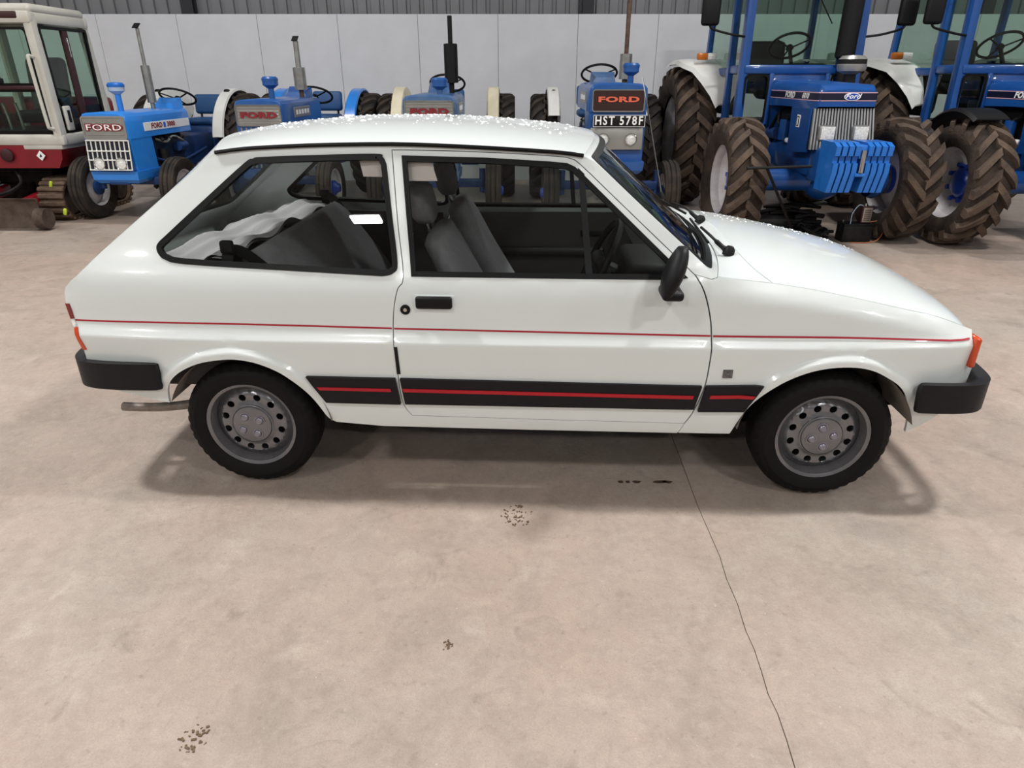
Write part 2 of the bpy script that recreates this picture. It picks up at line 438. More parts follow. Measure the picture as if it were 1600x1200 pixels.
# box-profile cladding above the boards
m = MB(); rows = [[], []]; x = X0
while x < X1:
    for dx_, dy_ in ((0, 0), (.012, .03), (.062, .03), (.074, 0)):
        for r_, z in ((0, 2.0), (1, ZC)): rows[r_].append((x + dx_, 11.55 + dy_, z))
    x += .2
m.loft(rows)
cl = tag(m.obj('trim_1', 'cladding', smooth=20), 'grey box-profile metal cladding above the white boards', kind='structure')
for i, u in enumerate((293, 919, 1545)):
    p = atY(u, 10, 11.42)
    mm = MB(); mm.bb((p.x-.085, 11.40, 0), (p.x+.085, 11.415, ZC)); mm.bb((p.x-.085, 11.53, 0), (p.x+.085, 11.545, ZC)); mm.bb((p.x-.008, 11.415, 0), (p.x+.008, 11.53, ZC))
    tag(mm.obj('trim_%d' % (i+2), 'steel_dark'), kind='structure')
tag(MB().bb((X0, 11.6, 0), (X1, 11.75, ZC)).obj('wall_rear_outer', 'room_wall'), kind='structure')
tag(MB().bb((X0-.15, Y0, 0), (X0, Y1, ZC)).obj('wall_left', 'room_wall'), kind='structure')
tag(MB().bb((X1, Y0, 0), (X1+.15, Y1, ZC)).obj('wall_right', 'room_wall'), kind='structure')
tag(MB().bb((X0, Y0-.15, 0), (X1, Y0, ZC)).obj('wall_front', 'room_wall'), kind='structure')
tag(MB().bb((X0, Y0, ZC), (X1, Y1, ZC+.15)).obj('ceiling', 'room_ceiling'), kind='structure')

# ceiling fittings: a metal tray with a glowing diffuser, hung on two rods
for i, (lx, ly, lk) in enumerate(LAMPS):
    e = empty('ceiling_light', (lx, ly, LAMP_Z), 0, 'white linear ceiling light hung on rods under the roof', 'ceiling light', 'ceiling lights of the hall')
    if i == 0:
        t0 = MB().rbox((0, 0, .05), (.66, .34, .08), .01).obj('housing', 'lamp_body', e)
        d0 = MB().rbox((0, 0, .0), (.54, .27, .03), .01).obj('diffuser', 'lamp_glow', e)
        r0 = MB().cyl((0, 0, .08), (0, 0, ZC - LAMP_Z), .006, n=6).obj('rod', 'steel_dark', e); r0.location.x = -.3
    else:
        place('housing', t0, e); place('diffuser', d0, e); place('rod', r0, e, (-.3, 0, 0))
    place('rod', r0, e, (.3, 0, 0))
    ld = bpy.data.lights.new('ceiling_light_glow', 'AREA'); ld.shape = 'RECTANGLE'; ld.size = .54; ld.size_y = .27; ld.energy = LAMP_W*lk; ld.color = (1, .99, .97)
    lo = bpy.data.objects.new('ceiling_light_glow', ld); col.objects.link(lo); lo.parent = e; lo.location = (0, 0, -.025)

# ================================================================ WHITE HATCHBACK
YAW = R(2.56); CC, CS = math.cos(YAW), math.sin(YAW); C0 = (1.169, -2.299); YM = .79
car = empty('hatchback_car', (-C0[0]*CC - C0[1]*CS, C0[0]*CS - C0[1]*CC, 0), -YAW,
            'white three-door hatchback with red pinstripe and black side strips', 'car')
ORG = Vector((C0[0], C0[1], CAMZ))
KZ = [(.10, .12), (.25, .072), (.285, .046), (.33, .034), (.40, .023), (.50, .013), (.62, .003), (.652, 0), (.658, .0005), (.664, .003), (.69, .017), (.70, .020), (.80, .031), (.87, .043), (.905, .055), (.93, .067), (1.13, .134), (1.33, .205), (1.45, .25)]
def pchip(K):
    xs = [k[0] for k in K]; ys = [k[1] for k in K]; n = len(K); h = [xs[i+1]-xs[i] for i in range(n-1)]; d = [(ys[i+1]-ys[i])/h[i] for i in range(n-1)]; m = [d[0]]
    for i in range(1, n-1):
        if d[i-1]*d[i] <= 0: m.append(0)
        else: a, b = 2*h[i]+h[i-1], h[i]+2*h[i-1]; m.append((a+b)/(a/d[i-1]+b/d[i]))
    m.append(d[-1])
    def f(x):
        x = min(max(x, xs[0]), xs[-1]); i = max(0, min(n-2, next((j for j in range(n-1) if x <= xs[j+1]), n-2))); t = (x-xs[i])/h[i]
        return ys[i]*(1+2*t)*(1-t)**2 + h[i]*m[i]*t*(1-t)**2 + ys[i+1]*t*t*(3-2*t) + h[i]*m[i+1]*t*t*(t-1)
    return f
prof_y = pchip(KZ)
ARCH = ((0.02, .265, .335), (2.27, .265, .345))
def sstep(t): t = min(max(t, 0), 1); return t*t*(3-2*t)
def side_y(x, z):
    y = prof_y(z)
    y += .075*max(0, (x-1.7)/1.15)**2.3 + .05*max(0, (.25-x)/.95)**2.3
    if x < -.60: q = min((-.60-x)/.13, 1); y += .09*(1-math.sqrt(max(0, 1-q*q)))
    if x > 2.66: q = min((x-2.66)/.16, 1); y += .05*q*q
    if z < .75 and LIPS is not None:
        for A_, (bx0_, bx1_) in LIPS:
            if bx0_ < x < bx1_:
                d = math.sqrt(((A_[:, 0]-x)**2 + (A_[:, 1]-z)**2).min())
                if d < .06: y -= .02*sstep((.052-d)/.034)*sstep((z-.40)/.12)
    return y
LIPS = None; CREASE = None
def roll(x, z):
    if CREASE is None or x < 1.75: return 0
    return .028*sstep((z - CREASE(x) + .075)/.085)**1.6*sstep((x-1.8)/.2)
_sy = side_y
def side_y(x, z): return _sy(x, z) + roll(x, z)
def fside(x, z): return (x, side_y(x, z), z)
def fglass(x, z):      # flat panes leaning with the roof pillars
    return (x, .067 + (z - .93)*.345 + .05*max(0, (.25-x)/.95)**2.3, z)
def T(u, v):
    """pixel of the car's side -> (x, z) where that ray meets the body side"""
    d = ray(u, v); dl = Vector((d.x*CC - d.y*CS, d.x*CS + d.y*CC, d.z)); y = .05
    for _ in range(25):
        p = ORG + dl*((y - ORG.y)/dl.y); y = .5*y + .5*side_y(p.x, p.z)
    return (p.x, p.z)
def carY(u, v, y):
    d = ray(u, v); dl = Vector((d.x*CC - d.y*CS, d.x*CS + d.y*CC, d.z)); return ORG + dl*((y - ORG.y)/dl.y)
def TL(pts): return [T(*p) for p in pts]
def smooth2(pts, n=5): return [tuple(p) for p in cr([(a, b) for a, b in pts], n)]
V2 = lambda L: [tuple(p)[:2] for p in L]
def sm(px, n=5): return V2(cr([Vector(T(*p)) for p in px], n))

gutter = sm([(337,239), (382,233), (440,229.5), (506,227), (613,225.7), (712,229), (816,234.8), (878,239.3), (912,244)], 3)
wsline = sm([(912,244), (924,250), (935,258), (985,306), (1040,358), (1085,400), (1106,420), (1121,433)], 3)
door_l = sm([(611.6,233.5), (616,290), (622,360), (629.5,433), (621,450), (615.5,475), (613.5,505), (614,531), (618,562), (625,612), (632,635), (644,649.5)], 3)
door_b = [T(644,649.5), T(850,656), T(1069,662)]
door_f = sm([(1086,428.5), (1098,448.7), (1106,474), (1111,504), (1112,531), (1109.6,565), (1103,599), (1094,622.5), (1081,647), (1069,662)], 3)
door_t = sm([(611.6,233.5), (640,233.6), (720,235.5), (800,239), (870,243.5), (892,247), (908,257), (960,307), (1020,365), (1076,419), (1086,428.5)], 3)
arch_r = sm([(265,629), (262.5,616), (266.5,597.6), (283,579.5), (312,565.7), (344.6,559.8), (372,559), (406,565.5), (442.5,581), (471.5,603), (497,632), (513,652), (526,659)], 4)
arch_f = sm([(1140,678), (1158,652), (1186,620.5), (1219,597), (1259,580.5), (1296,573), (1332.5,572), (1360,577), (1382,587.5), (1400,600), (1411,615), (1417,633), (1418,652), (1413,676)], 4)
def lip(A):
    A = np.array(resample(A, .01)[:-30] if False else [p for i in range(len(A)-1) for p in [tuple(Vector(A[i]).lerp(Vector(A[i+1]), k/4)) for k in range(4)]]); return (A, (A[:, 0].min()-.07, A[:, 0].max()+.07))
def lip_rows(A):
    out = []; cx = sum(p[0] for p in A)/len(A); cz = .25
    for d in (.012, .022, .03, .038, .046, .056):
        for i in range(1, len(A)-1):
            t_ = (Vector(A[i+1]) - Vector(A[i-1])).normalized(); n_ = Vector((-t_.y, t_.x))
            if n_.dot(Vector(A[i]) - Vector((cx, cz))) < 0: n_ = -n_
            out.append(tuple(Vector(A[i]) + n_*d))
    return out
LIPS = [lip(arch_r), lip(arch_f)]
rear_e = sm([(337,239), (280,287), (220,340), (160,393), (125,427), (111,440), (103.5,448), (101,456), (102,466), (104,475), (117,512), (131,546)], 3)
rear_low = TL([(131,546), (140,575), (150,597), (190,612), (265,629)])
sill = TL([(526,659), (600,665.5), (830,671.5), (1058,676.5)])
crease = sm([(1121,433), (1160,437), (1207,442), (1270,452), (1332,464.6), (1415,483), (1470,496), (1519,514)], 4)
CREASE = pchip([(1.70, .93)] + [p for p in crease[1::3]])
crease = sm([(1121,433), (1160,437), (1207,442), (1270,452), (1332,464.6), (1415,483), (1470,496), (1519,514)], 4)
front_e = TL([(1519,514), (1519.5,528), (1519,575), (1505,610), (1473,642), (1456,655), (1413,676)])
rwin = V2(cr([Vector(T(*p)) for p in [(246,388), (250,398), (260,405.5), (290,412), (440,421.5), (575,429.5), (600,430.5), (615,425.5), (620.5,411), (613,345), (604.5,268), (602,254), (597,245.5), (586,241.5), (490,243.5), (410,246.5), (396,249), (382,256.5), (320,313), (262,367), (249,379.5)]], 4, True))
dwin = TL([(628,243.5), (760,247), (860,253), (886,255.6), (898,261), (910,272), (1074.5,434.5), (1058,437.3), (850,435), (643,432)])

def side_parts(far=False):
    """body side, door and front wing; the far ones are the mirror image"""
    global OUTDIR
    OUTDIR = Vector((0, -1, .2)); f = (lambda mb: mirrored(mb, YM)) if far else (lambda mb: mb)
    rows = (.62, .638, .652, .658, .664, .677, .69, .70, .905, .93)
    body = gutter[:-1] + wsline + [T(1112,436)] + door_t[::-1] + door_l + door_b[1:] + sill[::-1] + arch_r[::-1] + rear_low[::-1][1:] + rear_e[::-1][1:-1]
    f(panel(body, [rwin], fside, .035, .03, .013, rows, extra=lip_rows(arch_r))).obj('body_side', 'car_white', car, 30)
    door = offset_poly(door_t + door_f[1:] + door_b[::-1][1:] + door_l[::-1][1:-1], .0035)
    d = f(panel(door, [dwin], fside, .035, .03, .013, rows, off=.001)).obj('door', 'car_white', car, 30)
    wing = offset_poly(crease + front_e[1:] + arch_f[::-1][1:] + [T(1100,677.5), T(1058.5,676.5)] + door_f[::-1] + [T(1112,436)], .002)
    f(panel(wing, [], fside, .035, .03, .013, rows, extra=lip_rows(arch_f))).obj('front_wing', 'car_white', car, 30)
    # dark backing behind the shut lines
    f(panel(V2([Vector((p[0], p[1])) for p in TL([(600,470), (630,470), (630,600), (650,640), (1050,652), (1085,620), (1098,560), (1098,500), (1085,460), (1125,460), (1125,600), (1080,672), (620,660), (600,560)])]), [], fside, .06, .05, .01, off=-.03)).obj('door_frame', 'under_black', car)
    # glass and seals
    gl = f(panel(offset_poly(rwin, .006), [], fglass, .06, .06, .004, off=-.007)).obj('quarter_window', 'car_glass', car)
    f(panel(offset_poly(rwin, -.002), [offset_poly(rwin, .018)], fside, .06, .06, .016, off=.004, edge=.015)).obj('window_seal', 'rubber_seal', gl)
    gd = f(panel(offset_poly(dwin, .006), [], fglass, .06, .06, .004, off=-.008)).obj('door_window', 'car_glass', d)
    f(panel(offset_poly(dwin, -.001), [offset_poly(dwin, .017)], fside, .06, .06, .016, off=.003, edge=.02)).obj('window_seal', 'rubber_seal', d)
    f(panel(TL([(903,262), (913,272), (926.5,436), (916,436)]), [], fside, .03, .05, .012, off=.003)).obj('window_bar', 'black_plastic', d)
    # rubbing strips with red inlay
    for nm, par, strip, red in (
        ('side_strip', car, [(479,587), (618,590), (627,629.5), (511,626.5)], [(497,602), (611,604.5), (612.5,609), (501,606.5)]),
        ('side_strip', d, [(625.5,590), (1096,602), (1083,637.5), (634,629)], [(630,604.5), (1083,615.5), (1081,620.5), (632,609.5)]),
        ('side_strip', car, [(1103,602), (1194,603), (1161,641), (1089.5,641)], [(1109,615), (1180,616.5), (1176,621), (1107,620)])):
        st = f(panel(TL(strip), [], fside, .05, .03, .018, off=.014, edge=.04)).obj(nm, 'bumper_black', par)
        f(panel(TL(red), [], fside, .05, .01, .004, off=.017, edge=.05)).obj('red_inlay', 'red_strip', st if par is car else par)
    # pinstripe in three lengths
    zs = lambda px: [T(*p) for p in px]
    for par, a in ((car, [(114,499.5), (360,506), (612.5,513)]), (d, [(616,513.2), (860,519), (1110,524.8)]), (car, [(1114,525), (1320,527.5), (1514,529.3)])):
        pts = V2(cr([Vector(p) for p in zs(a)], 8)); up = [(x, z + .0032) for x, z in pts]; dn = [(x, z - .0032) for x, z in pts][::-1]
        f(panel(up + dn, [], fside, .05, .05, .0015, off=.0022 if par is d else (.0012 if a[0][0] < 500 else .0035), edge=.06)).obj('pinstripe', 'red_line', par)
    # rain gutter
    g = [Vector((x, side_y(x, z) - .006, z + .002)) for x, z in gutter]
    f(MB().tube(g, .0075, 6)).obj('rain_gutter', 'rubber_seal', car)
    # door furniture
    c = T(678.5, 471.5); y = side_y(*c); a, b = T(648,461), T(709,484)
    h = f(panel([T(648,461), T(709,462.5), T(710,488), T(649,486.5)], [], fside, .02, .01, .004, off=.0035)).obj('handle_plate', 'car_white', d)
    f(MB().rbox((c[0], y - .012, c[1]), (b[0]-a[0]-.008, .022, .046), .009, 3)).obj('door_handle', 'black_plastic', d)
    c = T(633.5, 483.5); y = side_y(*c); lk = f(MB().cyl((c[0], y-.006, c[1]), (c[0], y+.01, c[1]), .0185, .0185, 20)).obj('door_lock', 'black_plastic', d)
    f(MB().cyl((c[0], y-.008, c[1]), (c[0], y, c[1]), .007, .007, 12)).obj('lock_barrel', 'chrome', d)
    f(panel(TL([(615.5,542), (620.5,542), (626,584), (620.5,584)]), [], fside, .02, .02, .006, off=.004)).obj('door_catch_cover', 'dark_hole', car)
    # door mirror: teardrop shell on a foot
    ctr = carY(1052, 424, -.06); rows_ = []
    for i in range(13):
        t = i/12; zz = ctr.z - .078 + .156*t; wdt = .050*math.sin(math.pi*min(.93, .18 + .75*t))**.6; dep = .036*math.sin(math.pi*(.12+.78*t))**.6
        cx = ctr.x - .018 + .046*t; cy = ctr.y - .012 + .03*t
        rows_.append([(cx + dep*math.cos(2*math.pi*k/16), cy + wdt*1.15*math.sin(2*math.pi*k/16), zz) for k in range(16)])
    mr = f(MB().loft(rows_, True, cap=True)).obj('door_mirror', 'black_plastic', d, 60)
    p = carY(1050, 460, -.02); f(MB().rbox((p.x, .0, p.z), (.075, .12, .034), .014, 3)).obj('mirror_foot', 'black_plastic', d)
    # lamps at the corners
    tl = TL([(102.5,474), (112,474), (139,546), (131,546)])
    k = f(panel([T(103,474), T(108.5,474), T(116.5,497), T(111.5,498)], [], fside, .02, .02, .01, off=.004)).obj('tail_lamp', 'lamp_red', car)
    f(panel([T(112,499), T(117,498), T(121.5,510), T(116.5,511)], [], fside, .02, .02, .01, off=.004)).obj('reverse_lens', 'lamp_clear', k)
    f(panel([T(117,512), T(122,511), T(136,546), T(130.5,546)], [], fside, .02, .02, .01, off=.004)).obj('turn_lens', 'lamp_orange', k)
    return d
door_near = side_parts(False); door_far = side_parts(True)
c = T(1137, 584); MB().rbox((c[0], side_y(*c) - .002, c[1]), (.036, .005, .034), .002).obj('wing_badge', 'badge_grey', car)

# ---- lofted panels across the car
def edge_fn(pts):
    P = [Vector(p) for p in pts]; L = [0]
    for i in range(1, len(P)): L.append(L[-1] + (P[i]-P[i-1]).length)
    def E(t):
        s = min(max(t, 0), 1)*L[-1]; i = max(0, min(len(P)-2, next((j for j in range(len(P)-1) if s <= L[j+1]), len(P)-2)))
        return P[i].lerp(P[i+1], (s-L[i])/max(1e-9, L[i+1]-L[i]))
    return E
def on_side(L2): return [Vector(fside(*p)) for p in L2]
def spanner(E, bow, crown, p=2.6, bp=2.0):
    bw, cw = pchip(bow), pchip(crown)
    def fn(s, t):
        e = E(t); q = 1 - abs(s)**p
        return (e.x + bw(t)*(1-abs(s)**bp), YM + s*(YM - e.y), e.z + cw(t)*q)
    return fn
def rect(a, b, c, d): return [(a, b), (c, b), (c, d), (a, d)]
OUTDIR = Vector((0, 0, 1))
gut3 = [Vector((p.x, p.y - .004, p.z + .003)) for p in on_side(gutter)]
roof_fn = spanner(edge_fn(gut3), [(0, -.115), (.5, 0), (1, .07)], [(0, .034), (.12, .047), (.35, .062), (.6, .062), (.85, .052), (1, .034)], 2.8)
panel(rect(-1, 0, 1, 1), [], roof_fn, .06, .04, .012, edge=.04).obj('roof', 'car_white', car, 40)
# windscreen with rubber surround
OUTDIR = Vector((1, 0, .8))
ws3 = on_side(wsline); ws_fn = spanner(edge_fn([p + Vector((0, .004, 0)) for p in ws3]), [(0, .07), (1, .10)], [(0, .034), (.15, .028), (1, -.004)], 2.4)
wsp = rrect(-.985, .035, .985, .955, .06, 5)
wg = panel(offset_poly(wsp, .012), [], ws_fn, .12, .08, .005, off=-.012).obj('windscreen', 'car_glass', car)
panel(wsp, [rrect(-.955, .075, .955, .905, .05, 5)], ws_fn, .1, .08, .012, off=.002, edge=.04).obj('windscreen_seal', 'rubber_seal', wg)
panel(rect(-1, 0, 1, 1), [offset_poly(wsp, .006)], ws_fn, .1, .08, .012, off=0, edge=.04).obj('windscreen_frame', 'car_white', car, 40)
# cowl and bonnet
OUTDIR = Vector((0, 0, 1))
cz3 = on_side(crease); E_c = edge_fn(cz3); xs = [p.x for p in cz3]
tb = min(range(200), key=lambda k: abs(E_c(k/199).x - T(1207, 441)[0]))/199
bon_bow = [(0, .10), (tb*.999, -.07), (1, .06)]
def bonnet_z(t): return .012 + .05*math.sin(math.pi*min(1, .12 + .75*t))
def bon_fn(s, t):
    e = E_c(t); k = 1 - abs(s)**2.2
    if t < tb: b = .10 + (-.055 - .10)*(t/tb)
    else: q = (t-tb)/(1-tb); b = -.055 + .085*q**1.2
    hook = .0
    drop = -.03*max(0, (t-.93)/.07)**2
    return (e.x + b*(1-abs(s)**6), YM + s*(YM - e.y), e.z + bonnet_z(t)*k + .004*(1-abs(s)**20) + drop)
panel(rect(-1, 0, 1, .985), [], lambda s, t: tuple((Vector(ws_fn(s, 1)) + Vector((.002, 0, .002))).lerp(Vector(bon_fn(s, tb)), t)), .06, .1, .012, edge=.04).obj('cowl_panel', 'car_white', car, 40)
panel(rect(-.997, tb + .004, .997, 1), [], bon_fn, .06, .03, .012, edge=.03).obj('bonnet', 'car_white', car, 40)
panel(rect(-1, tb - .03, 1, tb + .03), [], bon_fn, .1, .03, .01, off=-.03).obj('bonnet_gutter', 'under_black', car)
# nose under the bonnet: grille and headlamps
nx = E_c(1).x
ft = Vector(bon_fn(0, 1)); fz = Vector(bon_fn(-.999, 1)).z
m = MB(); m.loft([[Vector(bon_fn(s/10 - 1, 1)) + Vector((-.004, 0, -.004)) for s in range(21)], [Vector(bon_fn(s/10 - 1, 1)) + Vector((.012, 0, -.05)) for s in range(21)], [Vector((bon_fn(s/10 - 1, 1)[0] + .01, bon_fn(s/10 - 1, 1)[1], .54)) for s in range(21)], [Vector((bon_fn(s/10 - 1, 1)[0] - .05, bon_fn(s/10 - 1, 1)[1], .36)) for s in range(21)]])
m.obj('front_panel', 'car_white', car)
for k in range(5): MB().rbox((ft.x + .012, YM, .56 + .022*k), (.02, .8, .010), .003).obj('grille_slat', 'black_plastic', car)
for sg in (-1, 1):
    hl = MB().rbox((ft.x - .008, YM + sg*.47, .605), (.05, .24, .12), .02, 3).obj('headlamp', 'lamp_clear', car)
    yb = .118 if sg < 0 else 2*YM - .118
    MB().rbox((nx + .004, YM + sg*(YM - .135), .625), (.022, .11, .118), .008, 3).obj('front_indicator', 'lamp_orange', car)
# tailgate
OUTDIR = Vector((-1, 0, .6))
re3 = on_side(rear_e)
tg_fn = spanner(edge_fn([p + Vector((-.002, .002, .002)) for p in re3]), [(0, -.115), (.55, -.075), (.8, -.06), (1, -.05)], [(0, .034), (.12, .02), (.4, .0), (1, 0)], 2.8)
twin = rrect(-.84, .10, .84, .60, .06, 4)
tg = panel(rect(-1, 0, 1, 1), [twin], tg_fn, .1, .05, .014, edge=.04).obj('tailgate', 'car_white', car, 40)
panel(offset_poly(twin, .004), [], tg_fn, .12, .08, .004, off=-.008).obj('rear_window', 'car_glass', tg)
panel(offset_poly(twin, -.012), [offset_poly(twin, .03)], tg_fn, .1, .08, .014, off=.003, edge=.05).obj('window_seal', 'rubber_seal', tg)
for sg in (-1, 1):
    a_ = panel(rect(.80*sg, .855, .965*sg, .985) if sg > 0 else rect(-.965, .855, -.80, .985), [], tg_fn, .04, .03, .02, off=.012).obj('rear_lamp', 'lamp_red', car)
    panel(rect(.80*sg, .925, .965*sg, .983) if sg > 0 else rect(-.965, .925, -.80, .983), [], tg_fn, .04, .03, .004, off=.0145).obj('rear_turn_lens', 'lamp_orange', a_)
pb = [Vector(tg_fn(s/10 - 1, 1)) for s in range(21)]
MB().loft([pb, [p + Vector((.03, 0, -.12)) for p in pb], [p + Vector((.06, 0, -.17)) for p in pb]]).obj('rear_valance', 'car_white', car)

# ---- bumpers
def bumper(path, zc, hgt, tip):
    P = cr([Vector((x, y, 0)) for x, y in path], 6); P = P + [Vector((p.x, 2*YM - p.y, 0)) for p in P[::-1][1:]]
    sec = [(-.012, -.48), (.010, -.5), (.024, -.42), (.036, -.05), (.042, .18), (.040, .34), (.026, .46), (-.012, .5)]; rows = []
    for i, p in enumerate(P):
        d = (P[min(i+1, len(P)-1)] - P[max(i-1, 0)]).normalized(); n = Vector((-d.y, d.x, 0)) * tip
        k = 1.0
        if i in (0, len(P)-1): k = .55
        elif i in (1, len(P)-2): k = .9
        rows.append([Vector((p.x + n.x*a*k, p.y + n.y*a*k, zc(p.x, p.y) + b*hgt*(.9 + .1*k))) for a, b in sec])
    return MB().loft(rows, True, cap=True)
bumper([(-.305, .008), (-.45, .006), (-.56, .016), (-.635, .05), (-.675, .13), (-.70, .30), (-.71, .55), (-.712, .79)], lambda x, y: .502, .112, -1).obj('rear_bumper', 'bumper_black', car, 50)
bumper([(2.585, .016), (2.68, .014), (2.77, .022), (2.83, .05), (2.87, .115), (2.895, .28), (2.905, .55), (2.91, .79)], lambda x, y: .468, .118, 1).obj('front_bumper', 'bumper_black', car, 50)

# ---- underside, arches, exhaust
MB().rbox((1.15, YM, .335), (1.55, 1.34, .08), .02).obj('floor_pan', 'under_black', car)
MB().bb((2.35, .3, .30), (2.70, 1.28, .62)).obj('engine_bay', 'under_black', car)
MB().rbox((-.14, YM, .40), (.98, 1.06, .08), .02).obj('boot_shadow_block', 'under_black', car)  # unseen box under the boot, added to block light and fill the car's shadow
MB().rbox((2.30, YM, .36), (.86, 1.04, .08), .02).obj('front_shadow_block', 'under_black', car)  # unseen box under the nose, added to close the lit gap in the shadow
for ax, ar, ang0, ang1 in ((0.02, .330, 8, 159), (2.27, .335, 14, 172)):
    for far in (False, True):
        m = MB(); rows = []
        for yy in (.022, .30):
            rows.append([Vector((ax + ar*math.cos(R(ang0 + (ang1-ang0)*k/24)), yy, .27 + ar*math.sin(R(ang0 + (ang1-ang0)*k/24)))) for k in range(25)])
        m.loft(rows); m.add([(ax, .30, .41)] + rows[1] + [Vector((rows[1][-1].x, .30, .26)), Vector((rows[1][0].x, .30, .26))], [(0, i+1, i+2) for i in range(26)] + [(0, 27, 1)])
        (mirrored(m, YM) if far else m).obj('wheel_arch_liner', 'liner_grey', car)
MB().tube(cr([carY(193, 635, .20), carY(245, 636, .20), carY(292, 632, .20), carY(345, 622, .24), (.3, .55, .26), (1.0, .7, .24)], 6), .019, 10, cap=False).obj('exhaust_pipe', 'exhaust_grey', car)
for xx in (0, 2.288): MB().cyl((xx, .2, .268), (xx, 1.38, .268), .03, n=10).obj('axle', 'under_black', car)
MB().bb((1.62, .20, .26), (2.1, 1.38, .60)).obj('bulkhead', 'under_black', car)

# ---- wheels (outer face towards local -y)
def build_wheel():
    m = MB(); m.lathe([(.150, -.15), (.160, -.06), (.158, -.05), (.166, -.03), (.170, -.016), (.178, -.012), (.183, -.010), (.184, -.016), (.178, -.024), (.170, -.04), (.16, -.15), (.150, -.15)], axis=(0, -1, 0), n=48)
    def hh(r):
        return pf(r)
    pf = pchip([(.0, -.026), (.07, -.028), (.088, -.030), (.096, -.038), (.128, -.036), (.138, -.042), (.148, -.058), (.160, -.062)])
    holes = [[(.116*math.cos(a) + .0150*math.cos(b), .116*math.sin(a) + .0150*math.sin(b)) for b in [2*math.pi*j/12 for j in range(12)]] for a in [2*math.pi*(k+.5)/12 for k in range(12)]]
    global OUTDIR; OUTDIR = Vector((0, -1, 0))
    outer = [(.159*math.cos(2*math.pi*k/48), .159*math.sin(2*math.pi*k/48)) for k in range(48)]
    dm = panel(outer, holes, lambda a, b: (a, -pf(math.hypot(a, b)), b), .012, .012, .004, edge=.0095)
    m.add(dm.v, dm.f)
    rim = m.obj('wheel', 'rim_silver', None, 40)
    t = MB(); n = 120; prof = [(.176, -.026, 0), (.186, -.008, 0), (.205, .002, 0), (.228, .004, 0), (.232, .001, 0), (.246, -.003, 0), (.256, -.010, 1), (.265, -.022, 1), (.268, -.034, 0), (.268, -.045, 0), (.261, -.046, 0), (.261, -.052, 0), (.2685, -.053, 0), (.2685, -.074, 0), (.261, -.075, 0), (.261, -.081, 0), (.2685, -.082, 0), (.2685, -.104, 0), (.261, -.105, 0), (.261, -.111, 0), (.268, -.112, 0), (.267, -.128, 0), (.258, -.145, 1), (.24, -.156, 0), (.20, -.158, 0), (.176, -.13, 0)]
    rows = [[Vector(((r - (.007 if (fl_ and i % 3 == 0) else 0))*math.cos(2*math.pi*i/n), -h, (r - (.007 if (fl_ and i % 3 == 0) else 0))*math.sin(2*math.pi*i/n))) for i in range(n)] for r, h, fl_ in prof]
    t.loft(rows, True); ty = t.obj('tyre', 'tyre_black', rim, 30)
    d = MB().lathe([(.155, -.11), (.0, -.11)], axis=(0, -1, 0), n=32).obj('brake_drum', 'dark_hole', rim)
    h = MB().lathe([(.086, -.033), (.0865, -.024), (.082, -.022), (.081, -.024), (.078, -.019), (.05, -.013), (0, -.010)], axis=(0, -1, 0), n=40).obj('hub_cap', 'rim_silver', rim)
    nt = MB().lathe([(.021, -.020), (.021, -.011), (.017, -.0105), (.016, -.014), (.015, -.006), (.011, -.002), (0, -.0015)], axis=(0, -1, 0), n=16).obj('wheel_nut', 'nut_grey', rim)
    return rim, ty, d, h, nt
W0 = build_wheel()
def put_wheel(first, x, y, far, a0, nuts=4):
    rim, ty, d, h, nt = W0
    if first: r = rim; r.parent = car
    else:
        r = place('wheel', rim, car)
        for o in (ty, d, h): place(o.name.split('.')[0], o, r)
    r.location = (x, y, .268)
    r.rotation_euler = (0, 0, math.pi) if far else (0, 0, 0)
    for k in range(nuts):
        a = R(a0 + 90*k); p = (.042*math.cos(a), 0, .042*math.sin(a))
        if first and k == 0: nt.location = p
        else: place('wheel_nut', nt, r, p)
put_wheel(True, 0, .048, False, 30)
put_wheel(False, 2.288, .048, False, 10, 4)
put_wheel(False, 0, 2*YM - .048, True, 30); put_wheel(False, 2.288, 2*YM - .048, True, 10)

